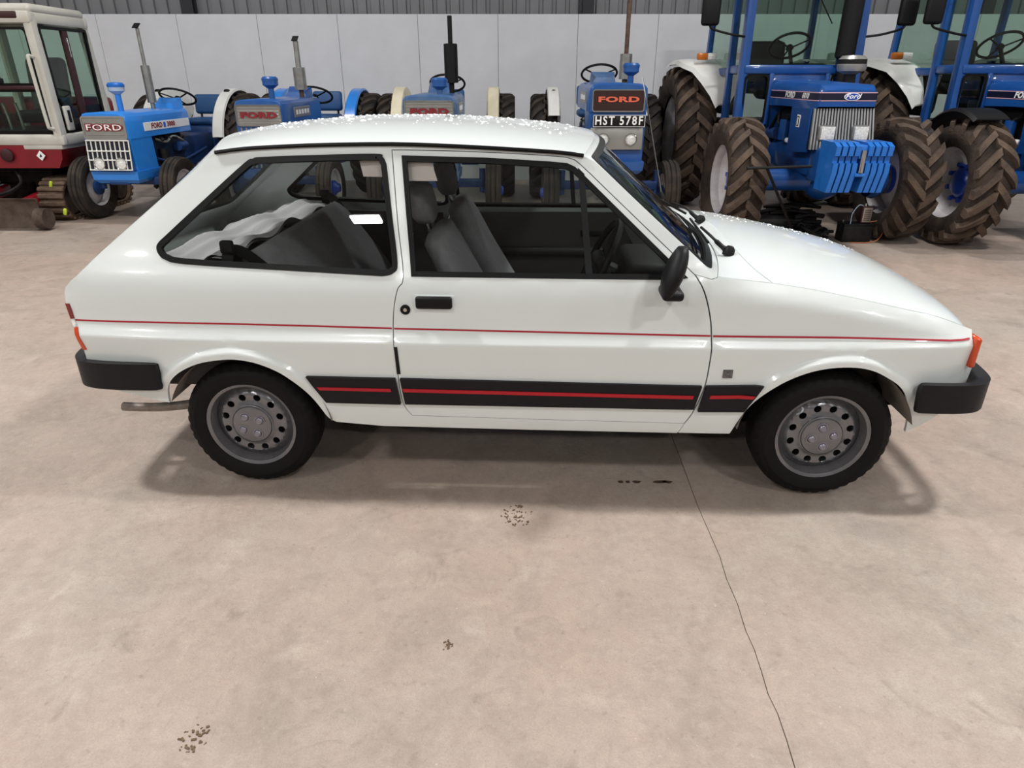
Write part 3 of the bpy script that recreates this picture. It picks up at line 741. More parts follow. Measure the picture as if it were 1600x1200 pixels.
# ---- inside the car
def loft_pad(name, rows, mtl, par): return MB().loft(rows, True, cap=True).obj(name, mtl, par, 60)
def ribpts(cx, cz, w_, h_, y0, y1, n=20, e=3.0):
    pass
def sect(c, ax, ay, w_, h_, n=18, e=3.2):
    out = []
    for k in range(n):
        a = 2*math.pi*k/n; ca, sa = math.cos(a), math.sin(a)
        out.append(Vector(c) + Vector(ax)*(w_*math.copysign(abs(ca)**(2/e), ca)) + Vector(ay)*(h_*math.copysign(abs(sa)**(2/e), sa)))
    return out
def front_seat(y):
    spine = cr([(1.02, 0, .47), (.96, 0, .58), (.87, 0, .74), (.79, 0, .90), (.735, 0, 1.00)], 4); rows = []
    for i, p in enumerate(spine):
        t = i/(len(spine)-1); d = (spine[min(i+1, len(spine)-1)] - spine[max(i-1, 0)]).normalized(); n = Vector((d.z, 0, -d.x))
        w_ = .245 - .05*t**3; h_ = .065 - .02*t
        if t in (0, 1): w_ *= .8; h_ *= .55
        rows.append(sect((p.x, y, p.z), (0, 1, 0), n, w_, h_))
    s = loft_pad('front_seat', rows, 'seat_grey', car)
    rows = []
    for t, x in ((0, .92), (.12, .97), (.5, 1.15), (.88, 1.38), (1, 1.42)):
        k = .75 if t in (0, 1) else 1
        rows.append(sect((x, y, .46 + .05*t), (0, 1, 0), (0, 0, 1), .25*k, .07*k))
    loft_pad('seat_cushion', rows, 'seat_light', s)
    rows = [sect((.70 - .03*t, y, 1.03 + .15*t), (0, 1, 0), (1, 0, 0), .125*k, .05*k, e=2.6) for t, k in ((0, .7), (.15, .95), (.5, 1), (.85, .92), (1, .6))]
    loft_pad('head_restraint', rows, 'seat_grey', s)
    for q in (-.06, .06): MB().cyl((.725, y+q, .96), (.70, y+q, 1.06), .007, n=6).obj('restraint_post', 'chrome', s)
front_seat(.44); front_seat(1.14)
# rear bench
rows = []
for y, k in ((.22, .7), (.25, 1), (.79, 1.0), (1.33, 1), (1.36, .7)):
    a, b = Vector((.32, 0, .52)), Vector((.02, 0, .93)); d = (b-a).normalized(); n = Vector((d.z, 0, -d.x)); c_ = (a+b)/2
    rows.append(sect((c_.x, y, c_.z), d, n, .26*k, .07*k, e=3.5))
rb = loft_pad('rear_bench', rows, 'seat_grey', car)
rows = [sect((.45, y, .47), (1, 0, 0), (0, 0, 1), .24*k, .075*k, e=3.5) for y, k in ((.22, .8), (.25, 1), (1.33, 1), (1.36, .8))]
loft_pad('bench_cushion', rows, 'seat_light', rb)
# folded grey luggage cloth behind the bench
m = MB(); g = []
for i in range(33):
    row = []
    for j in range(33):
        a, b = i/32, j/32; x = .02 - .50*a; y = .20 + 1.18*b
        z = .945 - .07*a + .016*math.sin(9*a + 5*b) + .012*math.sin(17*b - 6*a) + .008*math.sin(30*(a+.6*b)) - .05*max(0, a-.8)/.2
        row.append((x, y, z))
    g.append(row)
m.loft(g); m.loft([[(x, y, z-.012) for x, y, z in r] for r in g]); m.obj('luggage_cloth', 'cloth_grey', car, 80)
MB().bb((-.55, .2, .42), (.0, 1.38, .80)).obj('boot_trim', 'trim_dark', car)
# trim, dash, wheel
OUTDIR = Vector((0, -1, 0))
for far in (False, True):
    q = panel([(.62, .33), (1.80, .33), (1.86, .60), (1.80, .875), (.70, .875), (.66, .6)], [], lambda x, z: (x, .085, z), .3, .3, .02)
    cd = (mirrored(q, YM) if far else q).obj('door_card', 'trim_mid', door_far if far else door_near)
    q = MB().rbox((1.15, .12, .66), (.75, .06, .05), .02, 3); (mirrored(q, YM) if far else q).obj('armrest', 'trim_dark', door_far if far else door_near)
    q = MB().rbox((1.45, .105, .76), (.13, .02, .035), .006); (mirrored(q, YM) if far else q).obj('inner_handle', 'black_plastic', door_far if far else door_near)
    q = panel([(-.50, .42), (.62, .42), (.62, .875), (-.30, .89), (-.50, .80)], [], lambda x, z: (x, .12, z), .3, .3, .02)
    (mirrored(q, YM) if far else q).obj('quarter_trim', 'trim_mid', car)
    # belt strap from the pillar to the floor and across
    for pts, wv in (([(-.02, .175, .965), (-.025, .15, .90), (-.03, .14, .72)], (.022, 0, 0)), ([(-.02, .175, .965), (.06, .20, .92), (.30, .34, .60)], (.012, 0, .018))):
        mm = MB(); P = cr(pts, 6); mm.loft([[p - Vector(wv) for p in P], [p + Vector(wv) for p in P]]); mm.loft([[p - Vector(wv) + Vector((0, .003, 0)) for p in P], [p + Vector(wv) + Vector((0, .003, 0)) for p in P]])
        (mirrored(mm, YM) if far else mm).obj('seat_belt', 'belt_black', car)
    q = MB().rbox((-.02, .165, .975), (.05, .03, .05), .01); (mirrored(q, YM) if far else q).obj('belt_guide', 'belt_black', car)
m = MB(); sec = [(1.60, .52), (1.52, .60), (1.54, .74), (1.60, .84), (1.72, .88), (1.86, .89), (1.90, .80), (1.90, .52)]
m.loft([[(x, y, z) for x, z in sec] for y in (.13, .4, 1.0, 1.45)], True, cap=True); da = m.obj('dashboard', 'trim_dark', car, 25)
m = MB(); m.rbox((1.58, .44, .86), (.16, .36, .09), .03, 3); m.obj('instrument_hood', 'trim_dark', da)
sc = Vector((1.40, .44, .86)); sn = Vector((-.90, 0, .44)).normalized(); a_, b_ = Vector((0, 1, 0)), sn.cross(Vector((0, 1, 0)))
m = MB(); m.tube([sc + (a_*math.cos(2*math.pi*k/32) + b_*math.sin(2*math.pi*k/32))*.185 for k in range(32)], .014, 8, True); sw = m.obj('steering_wheel', 'black_plastic', car)
MB().rbox(sc - sn*.02, (.05, .17, .10), .02, 3, Euler((0, -R(26), 0))).obj('wheel_boss', 'trim_dark', sw)
for k in (20, 160, 270): MB().cyl(sc - sn*.02, sc + (a_*math.cos(R(k)) + b_*math.sin(R(k)))*.18, .014, .011, 6).obj('spoke', 'black_plastic', sw)
MB().cyl(sc - sn*.03, sc - sn*.33, .03, .035, 10).obj('steering_column', 'trim_dark', sw)
panel(rect(-.97, .03, .97, .97), [], lambda s, t: tuple(Vector(roof_fn(s, t)) - Vector((0, 0, .025))), .2, .1, .006).obj('headlining', 'headlining', car)
MB().rbox((1.28, YM, 1.22), (.02, .20, .055), .01).obj('rear_view_mirror', 'black_plastic', car)
# wipers: arm, blade, spindle cap
for (u0, v0, u1, v1) in ((1147, 407, 1070, 322), (1112, 352, 1022, 292)):
    yb = .36 if v0 > 400 else .96
    sx_ = (yb-YM)/(YM-.07); p = Vector(ws_fn(sx_, 1)).lerp(Vector(bon_fn(sx_, tb)), .55) + Vector((0, 0, .012))
    b1 = Vector(ws_fn((yb - YM)/.7 + .02, .90)) + Vector((.02, 0, .02)); b2 = Vector(ws_fn((yb + .42 - YM)/.7, .86)) + Vector((.015, 0, .015))
    a = MB().tube(cr([p, p + Vector((-.03, .02, .022)), b1.lerp(b2, .10) + Vector((.01, 0, .012)), b1.lerp(b2, .5) + Vector((.004, 0, .006))], 5), [.012]*4 + [.010]*4 + [.006]*8, 8).obj('wiper', 'black_plastic', car)
    MB().tube([b1.lerp(b2, k/6) - Vector((.006, 0, .004)) for k in range(7)], .0055, 6).obj('wiper_blade', 'rubber_seal', a)
    MB().lathe([(.024, -.012), (.022, .012), (.012, .024), (0, .025)], p, (0.2, 0, 1), 14).obj('spindle_cap', 'black_plastic', a)
# aerial on the far wing
b = carY(1034, 308, 1.44); t_ = carY(1004, 120, 1.40)
an = MB().cyl(b, t_, .0045, .003, 6).obj('aerial', 'chrome', car)
MB().lathe([(.016, -.01), (.014, .012), (.005, .03)], b, (-.2, 0, 1), 12).obj('aerial_base', 'black_plastic', an)
# water beads on roof and bonnet
m = MB(); rnd = random.Random(4)
def bead(p, r):
    n = 7; vs = [Vector(p) + Vector((r*math.cos(2*math.pi*k/n)*rnd.uniform(.7, 1.3), r*math.sin(2*math.pi*k/n), -.001)) for k in range(n)]
    v2 = [Vector(p) + Vector(((q - Vector(p)).x*.6, (q - Vector(p)).y*.6, r*.38)) for q in vs]
    m.add(vs + v2, [(k, (k+1) % n, n+(k+1) % n, n+k) for k in range(n)] + [tuple(range(n, 2*n))])
for _ in range(650):
    s, t = rnd.uniform(-.55, .93), rnd.uniform(.04, .95); bead(roof_fn(s, t), rnd.choice((.002, .003, .004, .005, .008)))
for _ in range(140):
    s, t = rnd.uniform(.3, .97), rnd.uniform(tb + .02, .92); bead(bon_fn(s, t), rnd.choice((.002, .003, .004, .006)))
tag(m.obj('water_beads', 'water', car, 80, fix=False), kind='stuff')
# papers taped inside the glass
def paper(px, lab, name='paper_sheet'):
    global OUTDIR; OUTDIR = Vector((0, -1, 0))
    q = panel(TL(px), [], lambda x, z: (x, side_y(x, z) + .024 + .004*math.sin(40*x), z), .02, .02, .0008)
    o = q.obj(name, 'paper'); o.matrix_world = Matrix.Translation(car.location) @ Matrix.Rotation(-YAW, 4, 'Z'); tag(o, lab, 'paper', 'papers taped inside the car windows')
paper([(558,251), (600,251), (602,278), (588,277.5), (565,277.5)], 'pale pink paper taped in the corner of the rear side window')
paper([(634,251), (674,251), (677,268), (682,284), (636,284)], 'larger pale pink paper taped inside the door window')

# ================================================================ TRACTOR WHEELS
def lug_tyre(rad, width, rimr, nl, mc, ml, lug=.035, rib=False):
    """carcass with chevron lugs, axis along x; returns (carcass object without parent)"""
    w2 = width/2; m = MB(); c = rad - lug
    prof = [(rimr, -w2*.72), (rimr + .03, -w2*.86), (c*.80, -w2*1.0), (c*.93, -w2*.98), (c*.985, -w2*.80), (c, -w2*.4), (c*1.004, 0), (c, w2*.4), (c*.985, w2*.80), (c*.93, w2*.98), (c*.80, w2*1.0), (rimr + .03, w2*.86), (rimr, w2*.72)]
    m.lathe(prof, axis=(1, 0, 0), n=48)
    base = m.obj('tyre', mc, None, 50)
    m = MB(); st = 2*math.pi/nl; bw = st*.25
    for k in range(nl):
        for sd in (-1, 1):
            a0 = st*(k + (.5 if sd > 0 else 0)); rows = []
            for q in range(6):
                t = q/5; x = sd*(w2*1.0 - t*(w2*1.06)); a = a0 - st*1.0*t**.85
                rr = c*(.90 if q == 0 else (.975 if q == 1 else 1.0)); top = rad*(.945 if q == 0 else (.99 if q == 1 else 1.0))
                row = []
                for (da, r_) in ((-bw, rr - .015), (-bw*.75, top), (bw*.75, top), (bw, rr - .015)):
                    row.append((x, r_*math.sin(a+da), r_*math.cos(a+da)))
                rows.append(row)
            m.loft(rows, True, cap=True)
    l = m.obj('tread_lugs', ml, base, 30)
    return base, l
def rib_tyre(rad, width, rimr, mc):
    w2 = width/2; m = MB(); prof = [(rimr, -w2*.6), (rimr+.02, -w2*.8), (rad*.85, -w2*1.0), (rad*.94, -w2*.93), (rad*.965, -w2*.72), (rad*.985, -w2*.68), (rad*.985, -w2*.42), (rad*.95, -w2*.36), (rad*.95, -w2*.26), (rad, -w2*.20), (rad, w2*.20), (rad*.95, w2*.26), (rad*.95, w2*.36), (rad*.985, w2*.42), (rad*.985, w2*.68), (rad*.965, w2*.72), (rad*.94, w2*.93), (rad*.85, w2*1.0), (rimr+.02, w2*.8), (rimr, w2*.6)]
    m.lathe(prof, axis=(1, 0, 0), n=48); return m.obj('tyre', mc, None, 30)
def dish(rimr, w2, depth, mt, name='wheel', out=1, flange=.02):
    """pressed steel wheel; out = side of x the open dish faces"""
    m = MB(); o = out
    m.lathe([(rimr*1.0, -o*w2*.7), (rimr*.93, -o*w2*.5), (rimr*.93, o*w2*.45), (rimr*.97, o*w2*.62), (rimr*1.02, o*w2*.74), (rimr*1.03, o*w2*.70), (rimr*.985, o*w2*.58)], axis=(1, 0, 0), n=40)
    m.lathe([(rimr*.95, o*(w2*.45 - depth*.2)), (rimr*.80, o*(w2*.45 - depth*.55)), (rimr*.5, o*(w2*.45 - depth)), (rimr*.30, o*(w2*.45 - depth*.95)), (0, o*(w2*.45 - depth*.95))], axis=(1, 0, 0), n=40)
    return m.obj(name, mt, None, 40)
WHEELS = {}
def wheel_set(key):
    if key in WHEELS: return WHEELS[key]
    if key == 'front': r = dish(.21, .09, .07, 'white_rim', 'front_wheel'); t = [rib_tyre(.355, .175, .21, 'tyre_dusty')]; hb = MB().lathe([(.085, .0), (.085, .05), (.06, .075), (.045, .11), (0, .115)], axis=(1, 0, 0), n=20)
    elif key == 'rear': r = dish(.36, .15, .12, 'white_rim', 'rear_wheel'); t = list(lug_tyre(.67, .34, .36, 22, 'tyre_side_dark', 'tyre_dusty')); hb = MB().lathe([(.13, -.12), (.13, .03), (.09, .06), (0, .065)], axis=(1, 0, 0), n=20)
    elif key == 'big_front': r = dish(.335, .165, .13, 'white_rim', 'front_wheel'); t = list(lug_tyre(.595, .36, .335, 18, 'tyre_tread_brown', 'tyre_brown', .045)); hb = MB().lathe([(.14, -.1), (.14, -.005), (.12, .02), (.10, .03), (0, .035)], axis=(1, 0, 0), n=20)
    else: r = dish(.50, .19, .16, 'white_rim', 'rear_wheel'); t = list(lug_tyre(.83, .46, .50, 21, 'tyre_tread_brown', 'tyre_brown', .05)); hb = MB().lathe([(.16, -.1), (.16, .0), (.12, .05), (0, .055)], axis=(1, 0, 0), n=20)
    if key.startswith('big'):
        rr = .175 if key == 'big_front' else .21
        for k in range(8): a = 2*math.pi*k/8; hb.cyl((-.02, rr*math.cos(a), rr*math.sin(a)), (.015, rr*math.cos(a), rr*math.sin(a)), .022, n=6)
        for k in range(8): a = 2*math.pi*k/8; hb.box((-.035, rr*.8*math.cos(a), rr*.8*math.sin(a)), (.03, .06, .06))
    h = hb.obj('hub', 'blue_hub', None, 30)
    WHEELS[key] = [r, t, h, False]; return WHEELS[key]
def put_tw(key, par, x, y, z, side, hubmat=None):
    """side -1: outer face towards -x"""
    W = wheel_set(key); r, t, h, used = W
    if not used:
        W[3] = True; q = r; q.parent = par; t[0].parent = q; h.parent = q
    else:
        q = place(r.name.split('.')[0], r, par); tt = place('tyre', t[0], q)
        if len(t) > 1: place('tread_lugs', t[1], q)
        place('hub', h, q)
    if len(t) > 1 and not used: t[1].parent = q
    q.location = (x, y, z); q.rotation_euler = (random.uniform(0, 6), 0, 0) if side > 0 else (random.uniform(0, 6), 0, math.pi)
    return q
def steering(par, c, rad, tilt, mt='wire_black'):
    sn = Vector((0, math.sin(tilt), math.cos(tilt))); a_, b_ = Vector((1, 0, 0)), sn.cross(Vector((1, 0, 0))); c = Vector(c)
    s = MB().tube([c + (a_*math.cos(2*math.pi*k/28) + b_*math.sin(2*math.pi*k/28))*rad for k in range(28)], .014, 8, True).obj('steering_wheel', mt, par)
    for k in (90, 210, 330): MB().cyl(c - sn*.03, c + (a_*math.cos(R(k)) + b_*math.sin(R(k)))*rad, .009, n=6).obj('spoke', mt, s)
    MB().lathe([(.03, -.05), (.045, -.03), (.03, .0), (0, .005)], c, sn, 14).obj('wheel_boss', mt, s)
    MB().cyl(c - sn*.04, c - sn*.5, .022, n=8).obj('steering_column', mt, s)
def fender(par, x, y, z, rad, sd, mt, a0=-5, a1=150, wid=.12, r_in=.30):
    """side plate beside the tyre with a lip over it; sd = outward side; angles from the front (-y) over the top"""
    m = MB(); n = 22; t = .012
    A = [R(a0 + (a1-a0)*k/n) for k in range(n+1)]
    P = lambda a, r_: (y - r_*math.cos(a), z + r_*math.sin(a))
    rows = []
    for a in A:
        o = P(a, rad); i = P(a, r_in); o2 = P(a, rad - .03)
        rows.append([(x, i[0], i[1]), (x, o2[0], o2[1]), (x + sd*.02, o[0], o[1]), (x + sd*wid, o[0], o[1]), (x + sd*(wid + .012), *P(a, rad - .025)),
                     (x + sd*wid, *P(a, rad - t)), (x + sd*.025, *P(a, rad - t)), (x + sd*t, *P(a, rad - .04)), (x + sd*t, i[0], i[1])])
    m.loft(rows, True, cap=True); return m.obj('fender', mt, par, 40)

# ================================================================ VINTAGE TRACTORS
def hood_rows(hw, hz, zb, y0, y1, steps, front_round=True, top=.10):
    rows = []
    for k in range(steps + 1):
        t = k/steps; y = y0 + (y1-y0)*t; s = 1
        if front_round and k == 0: s = .955
        if front_round and k == 1: y = y0 + .025
        hwk = hw*s; h = hz - (.014 if k == 0 and front_round else 0)
        rows.append([(-hwk, y, zb), (-hwk, y, h - top), (-hwk*.97, y, h - top*.45), (-hwk*.88, y, h - top*.15), (-hwk*.7, y, h - top*.03), (0, y, h + .006), (hwk*.7, y, h - top*.03), (hwk*.88, y, h - top*.15), (hwk*.97, y, h - top*.45), (hwk, y, h - top), (hwk, y, zb)])
    return rows
def vintage(P):
    t = empty('vintage_tractor', (P['cx'], P['ny'], 0), P.get('rz', 0), P['label'], 'tractor', 'old blue tractors along the wall')
    hz, hw, hl = P['hz'], P.get('hw', .27), P.get('hl', 1.32); B, D = P['blue'], P.get('skid', 'blue_skid'); zb = hz - .27; k = hz/1.25
    h = MB().loft(hood_rows(hw, hz, zb, 0, hl, 8), cap=True).obj('hood', B, t, 30)
    # rear dash pod
    m = MB(); m.loft([[(-.15, hl-.10, hz-.02), (-.10, hl-.06, hz+.05), (.10, hl-.06, hz+.05), (.15, hl-.10, hz-.02)], [(-.17, hl+.10, hz-.10), (-.14, hl+.12, hz+.11), (.14, hl+.12, hz+.11), (.17, hl+.10, hz-.10)]], cap=True)
    m.obj('dash_cowl', P.get('dash', B), t, 30)
    # radiator shell below the hood
    zl = P.get('zl', .47)
    m = MB(); sl = .045
    m.loft([[(-hw*.985, .012, zb), (hw*.985, .012, zb), (hw*.985, .44, zb), (-hw*.985, .44, zb)], [(-hw*.97, .012 + sl, zl+.13), (hw*.97, .012+sl, zl+.13), (hw*.985, .46, zl+.13), (-hw*.985, .46, zl+.13)]], True, cap=True)
    m.obj('radiator_shell', B, t, 20)
    m = MB(); m.loft([[(-hw*1.03, -.01, zl+.13), (hw*1.03, -.01, zl+.13), (hw*1.03, .50, zl+.13), (-hw*1.03, .50, zl+.13)], [(-hw*1.0, .0, zl+.04), (hw*1.0, .0, zl+.04), (hw*1.0, .50, zl+.04), (-hw*1.0, .50, zl+.04)], [(-hw*.86, .04, zl), (hw*.86, .04, zl), (hw*.86, .50, zl), (-hw*.86, .50, zl)]], True, cap=True)
    m.obj('front_apron', B, t, 20)
    st = P['style']
    if st == 'lattice':
        z1, z0 = hz - .035, zb - .0
        fr = MB(); o_, i_ = rrect(-hw*.94, z0 - .005, hw*.94, z1, .03), rrect(-hw*.89, z0 + .015, hw*.89, z1 - .018, .02); frame2(fr, o_, i_, .02, xz((0, .01, 0))); fr.obj('badge_frame', 'silver_panel', t)
        MB().prism(rrect(-hw*.9, z0, hw*.9, z1 - .01, .02), .01, xz((0, .008, 0))).obj('badge_panel', 'silver_panel', t)
        for q in range(3): MB().rbox((0, -.004, z0 + .045 + .05*q), (hw*1.6, .006, .012), .002).obj('badge_bar', 'silver_panel', t)
        text_obj('badge_outline', 'FORD', .085, 'letter_red', t, xz((0, -.008, (z0+z1)/2 + .0)), 1.75, .009, .003)  # red outline printed round the white letters
        text_obj('badge_letters', 'FORD', .085, 'letter_white', t, xz((0, -.013, (z0+z1)/2 + .0)), 1.75, .0, .002)
        # white lattice grille over a dark core, leaning back towards the foot
        za, zc = zb - .012, zl + .145; lean = math.atan2(sl - .004, za - zc); G = Matrix.Translation((0, .004, za)) @ Matrix.Rotation(-lean, 4, 'X')
        H_ = za - zc; MB().box((0, .004, -H_/2), (hw*1.84, .01, H_)).obj('grille_core', 'grille_dark', t).matrix_local = G
        bar = None
        for q in range(10):
            x = -hw*.92 + hw*1.84*q/9
            if bar is None: bar = MB().rbox((0, -.008, -H_/2), (.011, .016, H_), .003, 1).obj('grille_bar', 'white_paint', t); bar.matrix_local = G @ Matrix.Translation((x, 0, 0))
            else: place('grille_bar', bar, t).matrix_local = G @ Matrix.Translation((x, 0, 0))
        rail = None
        for f_ in (0.015, .36, .66, .985):
            if rail is None: rail = MB().rbox((0, -.010, 0), (hw*1.88, .020, .014), .003, 1).obj('grille_rail', 'white_paint', t); rail.matrix_local = G @ Matrix.Translation((0, 0, -H_*f_))
            else: place('grille_rail', rail, t).matrix_local = G @ Matrix.Translation((0, 0, -H_*f_))
        lamps = [(-.125, -H_*.78), (.125, -H_*.78)]; LM = G; lr = .068
    elif st == 'silver':
        z1, z0 = hz - .05, zb + .0
        fr = MB(); frame2(fr, rrect(-hw*.93, z0, hw*.93, z1, .035), rrect(-hw*.88, z0+.014, hw*.88, z1-.014, .025), .022, xz((0, .012, 0))); fr.obj('badge_frame', 'chrome', t)
        MB().prism(rrect(-hw*.9, z0+.006, hw*.9, z1-.006, .03), .01, xz((0, .008, 0))).obj('badge_panel', P.get('panel', 'silver_panel'), t)
        for q in range(6): MB().rbox((0, -.004, z0 + .028 + .031*q), (hw*1.70, .008, .010), .002, 1).obj('badge_bar', 'silver_panel', t)
        text_obj('badge_letters', 'FORD', .075, 'letter_red', t, xz((0, -.011, (z0+z1)/2)), 1.95, .005, .004)
        for q in range(9): MB().rbox((-hw*.8 + hw*1.6*q/8, .012, (zb + zl + .13)/2), (.016, .02, zb - zl - .16), .003, 1).obj('grille_bar', 'silver_panel', t)
        lamps = [(-.15, zl + .24), (.15, zl + .24)]; LM = Matrix.Translation((0, .035, 0)); lr = .062
    else:
        z1, z0 = hz - .055, zb + .0
        fr = MB(); frame2(fr, rrect(-hw*.90, z0, hw*.90, z1, .03), rrect(-hw*.86, z0+.012, hw*.86, z1-.012, .02), .022, xz((0, .012, 0))); fr.obj('badge_frame', 'chrome', t)
        MB().prism(rrect(-hw*.87, z0+.006, hw*.87, z1-.006, .02), .01, xz((0, .006, 0))).obj('badge_panel', 'grille_brown', t)
        for q in range(6): MB().rbox((0, -.002, z0 + .03 + .03*q), (hw*1.68, .006, .008), .002, 1).obj('badge_bar', 'grille_brown', t)
        text_obj('badge_letters', 'FORD', .068, 'letter_orange', t, xz((0, -.009, (z0+z1)/2 + .01)), 2.25, .003, .004)
        pl = MB().rbox((.015, -.02, zb - .085), (.53, .012, .115), .004).obj('number_plate', 'plate_black', t)
        for ch_, cx_ in zip('HST578F', (-.215, -.145, -.078, .028, .093, .158, .222)): text_obj('plate_character', ch_, .115, 'letter_white', pl, xz((.015 + cx_, -.0265, zb - .085)), .88, .0025, .001)
        fr = MB(); frame2(fr, rrect(-.252, zb-.142, .282, zb-.028, .006), rrect(-.248, zb-.138, .278, zb-.032, .005), .006, xz((0, -.024, 0))); fr.obj('plate_border', 'letter_white', pl)
        MB().rbox((0, .012, zb - .26), (hw*1.84, .03, .22), .012).obj('lamp_panel', 'silver_panel', t)
        for sx in (-1, 1): MB().cyl((sx*.22, -.006, zb - .17), (sx*.22, .0, zb - .17), .008, n=8).obj('bolt', 'chrome', t)
        lamps = [(-.14, zb - .265), (.15, zb - .265)]; LM = Matrix.Translation((0, -.003, 0)); lr = .062
    for lx, lz in lamps:
        q = MB().lathe([(lr, -.02), (lr, .014), (lr*.9, .02), (lr*.8, .012), (lr*.78, .004)], (0, 0, 0), (0, -1, 0), 24).obj('headlamp', 'chrome', t); q.matrix_local = LM @ Matrix.Translation((lx, -.004, lz))
        MB().lathe([(lr*.79, .004), (lr*.5, .013), (0, .016)], (0, 0, 0), (0, -1, 0), 24).obj('lens', 'lamp_clear', q)
    # side decals
    for sx in (-1, 1):
        SM = Matrix.Translation((sx*(hw + .003), 0, 0)) @ (Matrix.Rotation(sx*R(90), 4, 'Z') @ Matrix.Rotation(R(90), 4, 'X'))
        zz = hz - .165
        if st == 'lattice':
            MB().rbox((sx*hw, (.32 + hl - .02)/2, zz), (.006, hl - .34, .09), .002, 1).obj('side_decal', 'decal_white', t)
            M_ = Matrix.Translation((sx*(hw + .0045), .72, zz)) @ Matrix.Rotation(sx*R(90), 4, 'Z') @ Matrix.Rotation(R(90), 4, 'X')
            for s_, dx_, mt_ in (('FORD', -.135, 'letter_red'), ('3000', .18, 'letter_red')): text_obj('decal_letters', s_, .075, mt_, t, M_ @ Matrix.Translation((dx_, 0, 0)), 1.15, .003, .001)
            MB().rbox((sx*(hw + .004), .755 + sx*0, zz), (.002, .05, .06), .001, 1).obj('decal_emblem', 'decal_blue', t)
        else:
            MB().rbox((sx*hw, .62, zz + .02), (.012, .55, .11), .004, 1).obj('side_badge', P.get('side', 'silver_panel'), t)
            for q in range(5): MB().rbox((sx*(hw + .006), .43 + .095*q, zz + .02), (.008, .055, .05), .003, 1).obj('badge_block', 'decal_white', t)
    # engine and driveline
    e = MB().rbox((0, .90, .78*k), (.36, .72, .40*k), .03).obj('engine_block', 'blue_engine', t)
    MB().rbox((0, .90, hz - .30), (.26, .66, .10), .03).obj('rocker_cover', 'engine_black', e)
    MB().rbox((0, .92, .55*k), (.30, .70, .14), .03).obj('sump', D, e)
    for sx in (-1, 1):
        MB().cyl((sx*.24, .66, .62*k), (sx*.24, .66, .80*k), .05, n=14).obj('oil_filter', 'engine_black', e)
        MB().cyl((sx*.25, .98, .80*k), (sx*.25, 1.16, .80*k), .055, n=14).obj('starter', 'blue_skid', e)
        MB().tube(cr([(sx*.2, .6, .92*k), (sx*.27, .72, .88*k), (sx*.25, .9, .93*k), (sx*.27, 1.1, .86*k), (sx*.22, 1.25, .74*k)], 5), .014, 6).obj('pipe', 'pipe_silver', e)
        MB().tube(cr([(sx*.22, .52, .70*k), (sx*.30, .8, .63*k), (sx*.29, 1.2, .66*k), (sx*.25, 1.7, .72*k)], 5), .013, 6).obj('link_rod', 'blue_skid', e)
        for q in range(4): MB().cyl((sx*.2, .66 + .15*q, .95*k), (sx*.27, .66 + .15*q, .90*k), .02, n=8).obj('injector', 'engine_black', e)
    g = MB().rbox((0, 1.72, .70*k), (.38, .95, .38), .04).obj('gearbox', D, t)
    MB().rbox((0, 2.28, .70), (.42, .46, .46), .05).obj('axle_casing', D, t)
    for sx in (-1, 1):
        MB().cyl((sx*.2, 2.30, .67), (sx*(P['rt']), 2.30, .67), .10, .085, 14).obj('rear_axle', D, t)
        MB().rbox((sx*.33, 1.75, .52), (.22, .55, .025), .01).obj('footplate', D, t)
    MB().rbox((0, .28, .50), (.24, .5, .14), .02).obj('front_bolster', D, t)
    ft = P['ft']; bm_ = MB().rbox((0, .36, .44), (2*ft - .24, .09, .09), .015).obj('front_axle', D, t)
    for sx in (-1, 1):
        MB().cyl((sx*(ft - .13), .36, .34), (sx*(ft - .13), .36, .60), .034, n=12).obj('kingpin', D, bm_)
        MB().cyl((sx*(ft - .13), .36, .355), (sx*ft, .36, .355), .03, n=10).obj('stub_axle', D, bm_)
        MB().lathe([(.085, 0), (.085, .03), (.05, .05), (0, .05)], (sx*(ft - .05), .36, .355), (-sx, 0, 0), 20).obj('brake_plate', D, bm_)
        put_tw('front', t, sx*ft, .36, .355, sx)
        put_tw('rear', t, sx*P['rt'], 2.30, .67, sx)
        fender(t, sx*(P['rt'] - .20), 2.30, .67, .73*P.get('fk', 1), sx, P['fm'], P.get('fa', 12), 140, .15)
        if P.get('flamp'): MB().cyl((sx*(P['rt'] - .12), 2.12, 1.36), (sx*(P['rt'] - .12), 2.06, 1.36), .035, n=14).obj('fender_lamp', 'engine_black', t)
    # seat
    s = MB().rbox((0, 2.30, P['sz']), (.42, .40, .09), .04, 3).obj('seat', 'blue_seat', t)
    MB().rbox((0, 2.52, P['sz'] + .21), (.42, .09, .26), .04, 3, Euler((R(-8), 0, 0))).obj('backrest', 'blue_seat', s)
    for sx in (-1, 1): MB().cyl((sx*.14, 2.50, P['sz'] - .02), (sx*.14, 2.52, P['sz'] + .15), .016, n=8).obj('back_post', 'engine_black', s)
    MB().rbox((0, 2.38, (P['sz'] + .90)/2 - .02), (.22, .24, P['sz'] - .9), .02).obj('seat_base', 'engine_black', s)
    steering(t, (P.get('wx', .0), 1.62, P['wz']), .215, R(28))
    # intake stack
    x, y, z1, mc, cap = P['pc']
    q = MB().cyl((x, y, hz - .02), (x, y, z1 - .07), .032, n=14).obj('intake_stack', B, t)
    MB().lathe([(.035, z1 - .12), (.085, z1 - .085), (.085, z1 - .04), (.035, z1 - .04)], (x, y, 0), (0, 0, 1), 20).obj('dust_bowl', mc, q)
    MB().lathe([(.088, z1 - .045), (.09, z1 - .02), (.07, z1), (0, z1 + .005)], (x, y, 0), (0, 0, 1), 20).obj('bowl_cap', cap, q)
    # exhaust
    x, y, segs = P['ex']; q = None
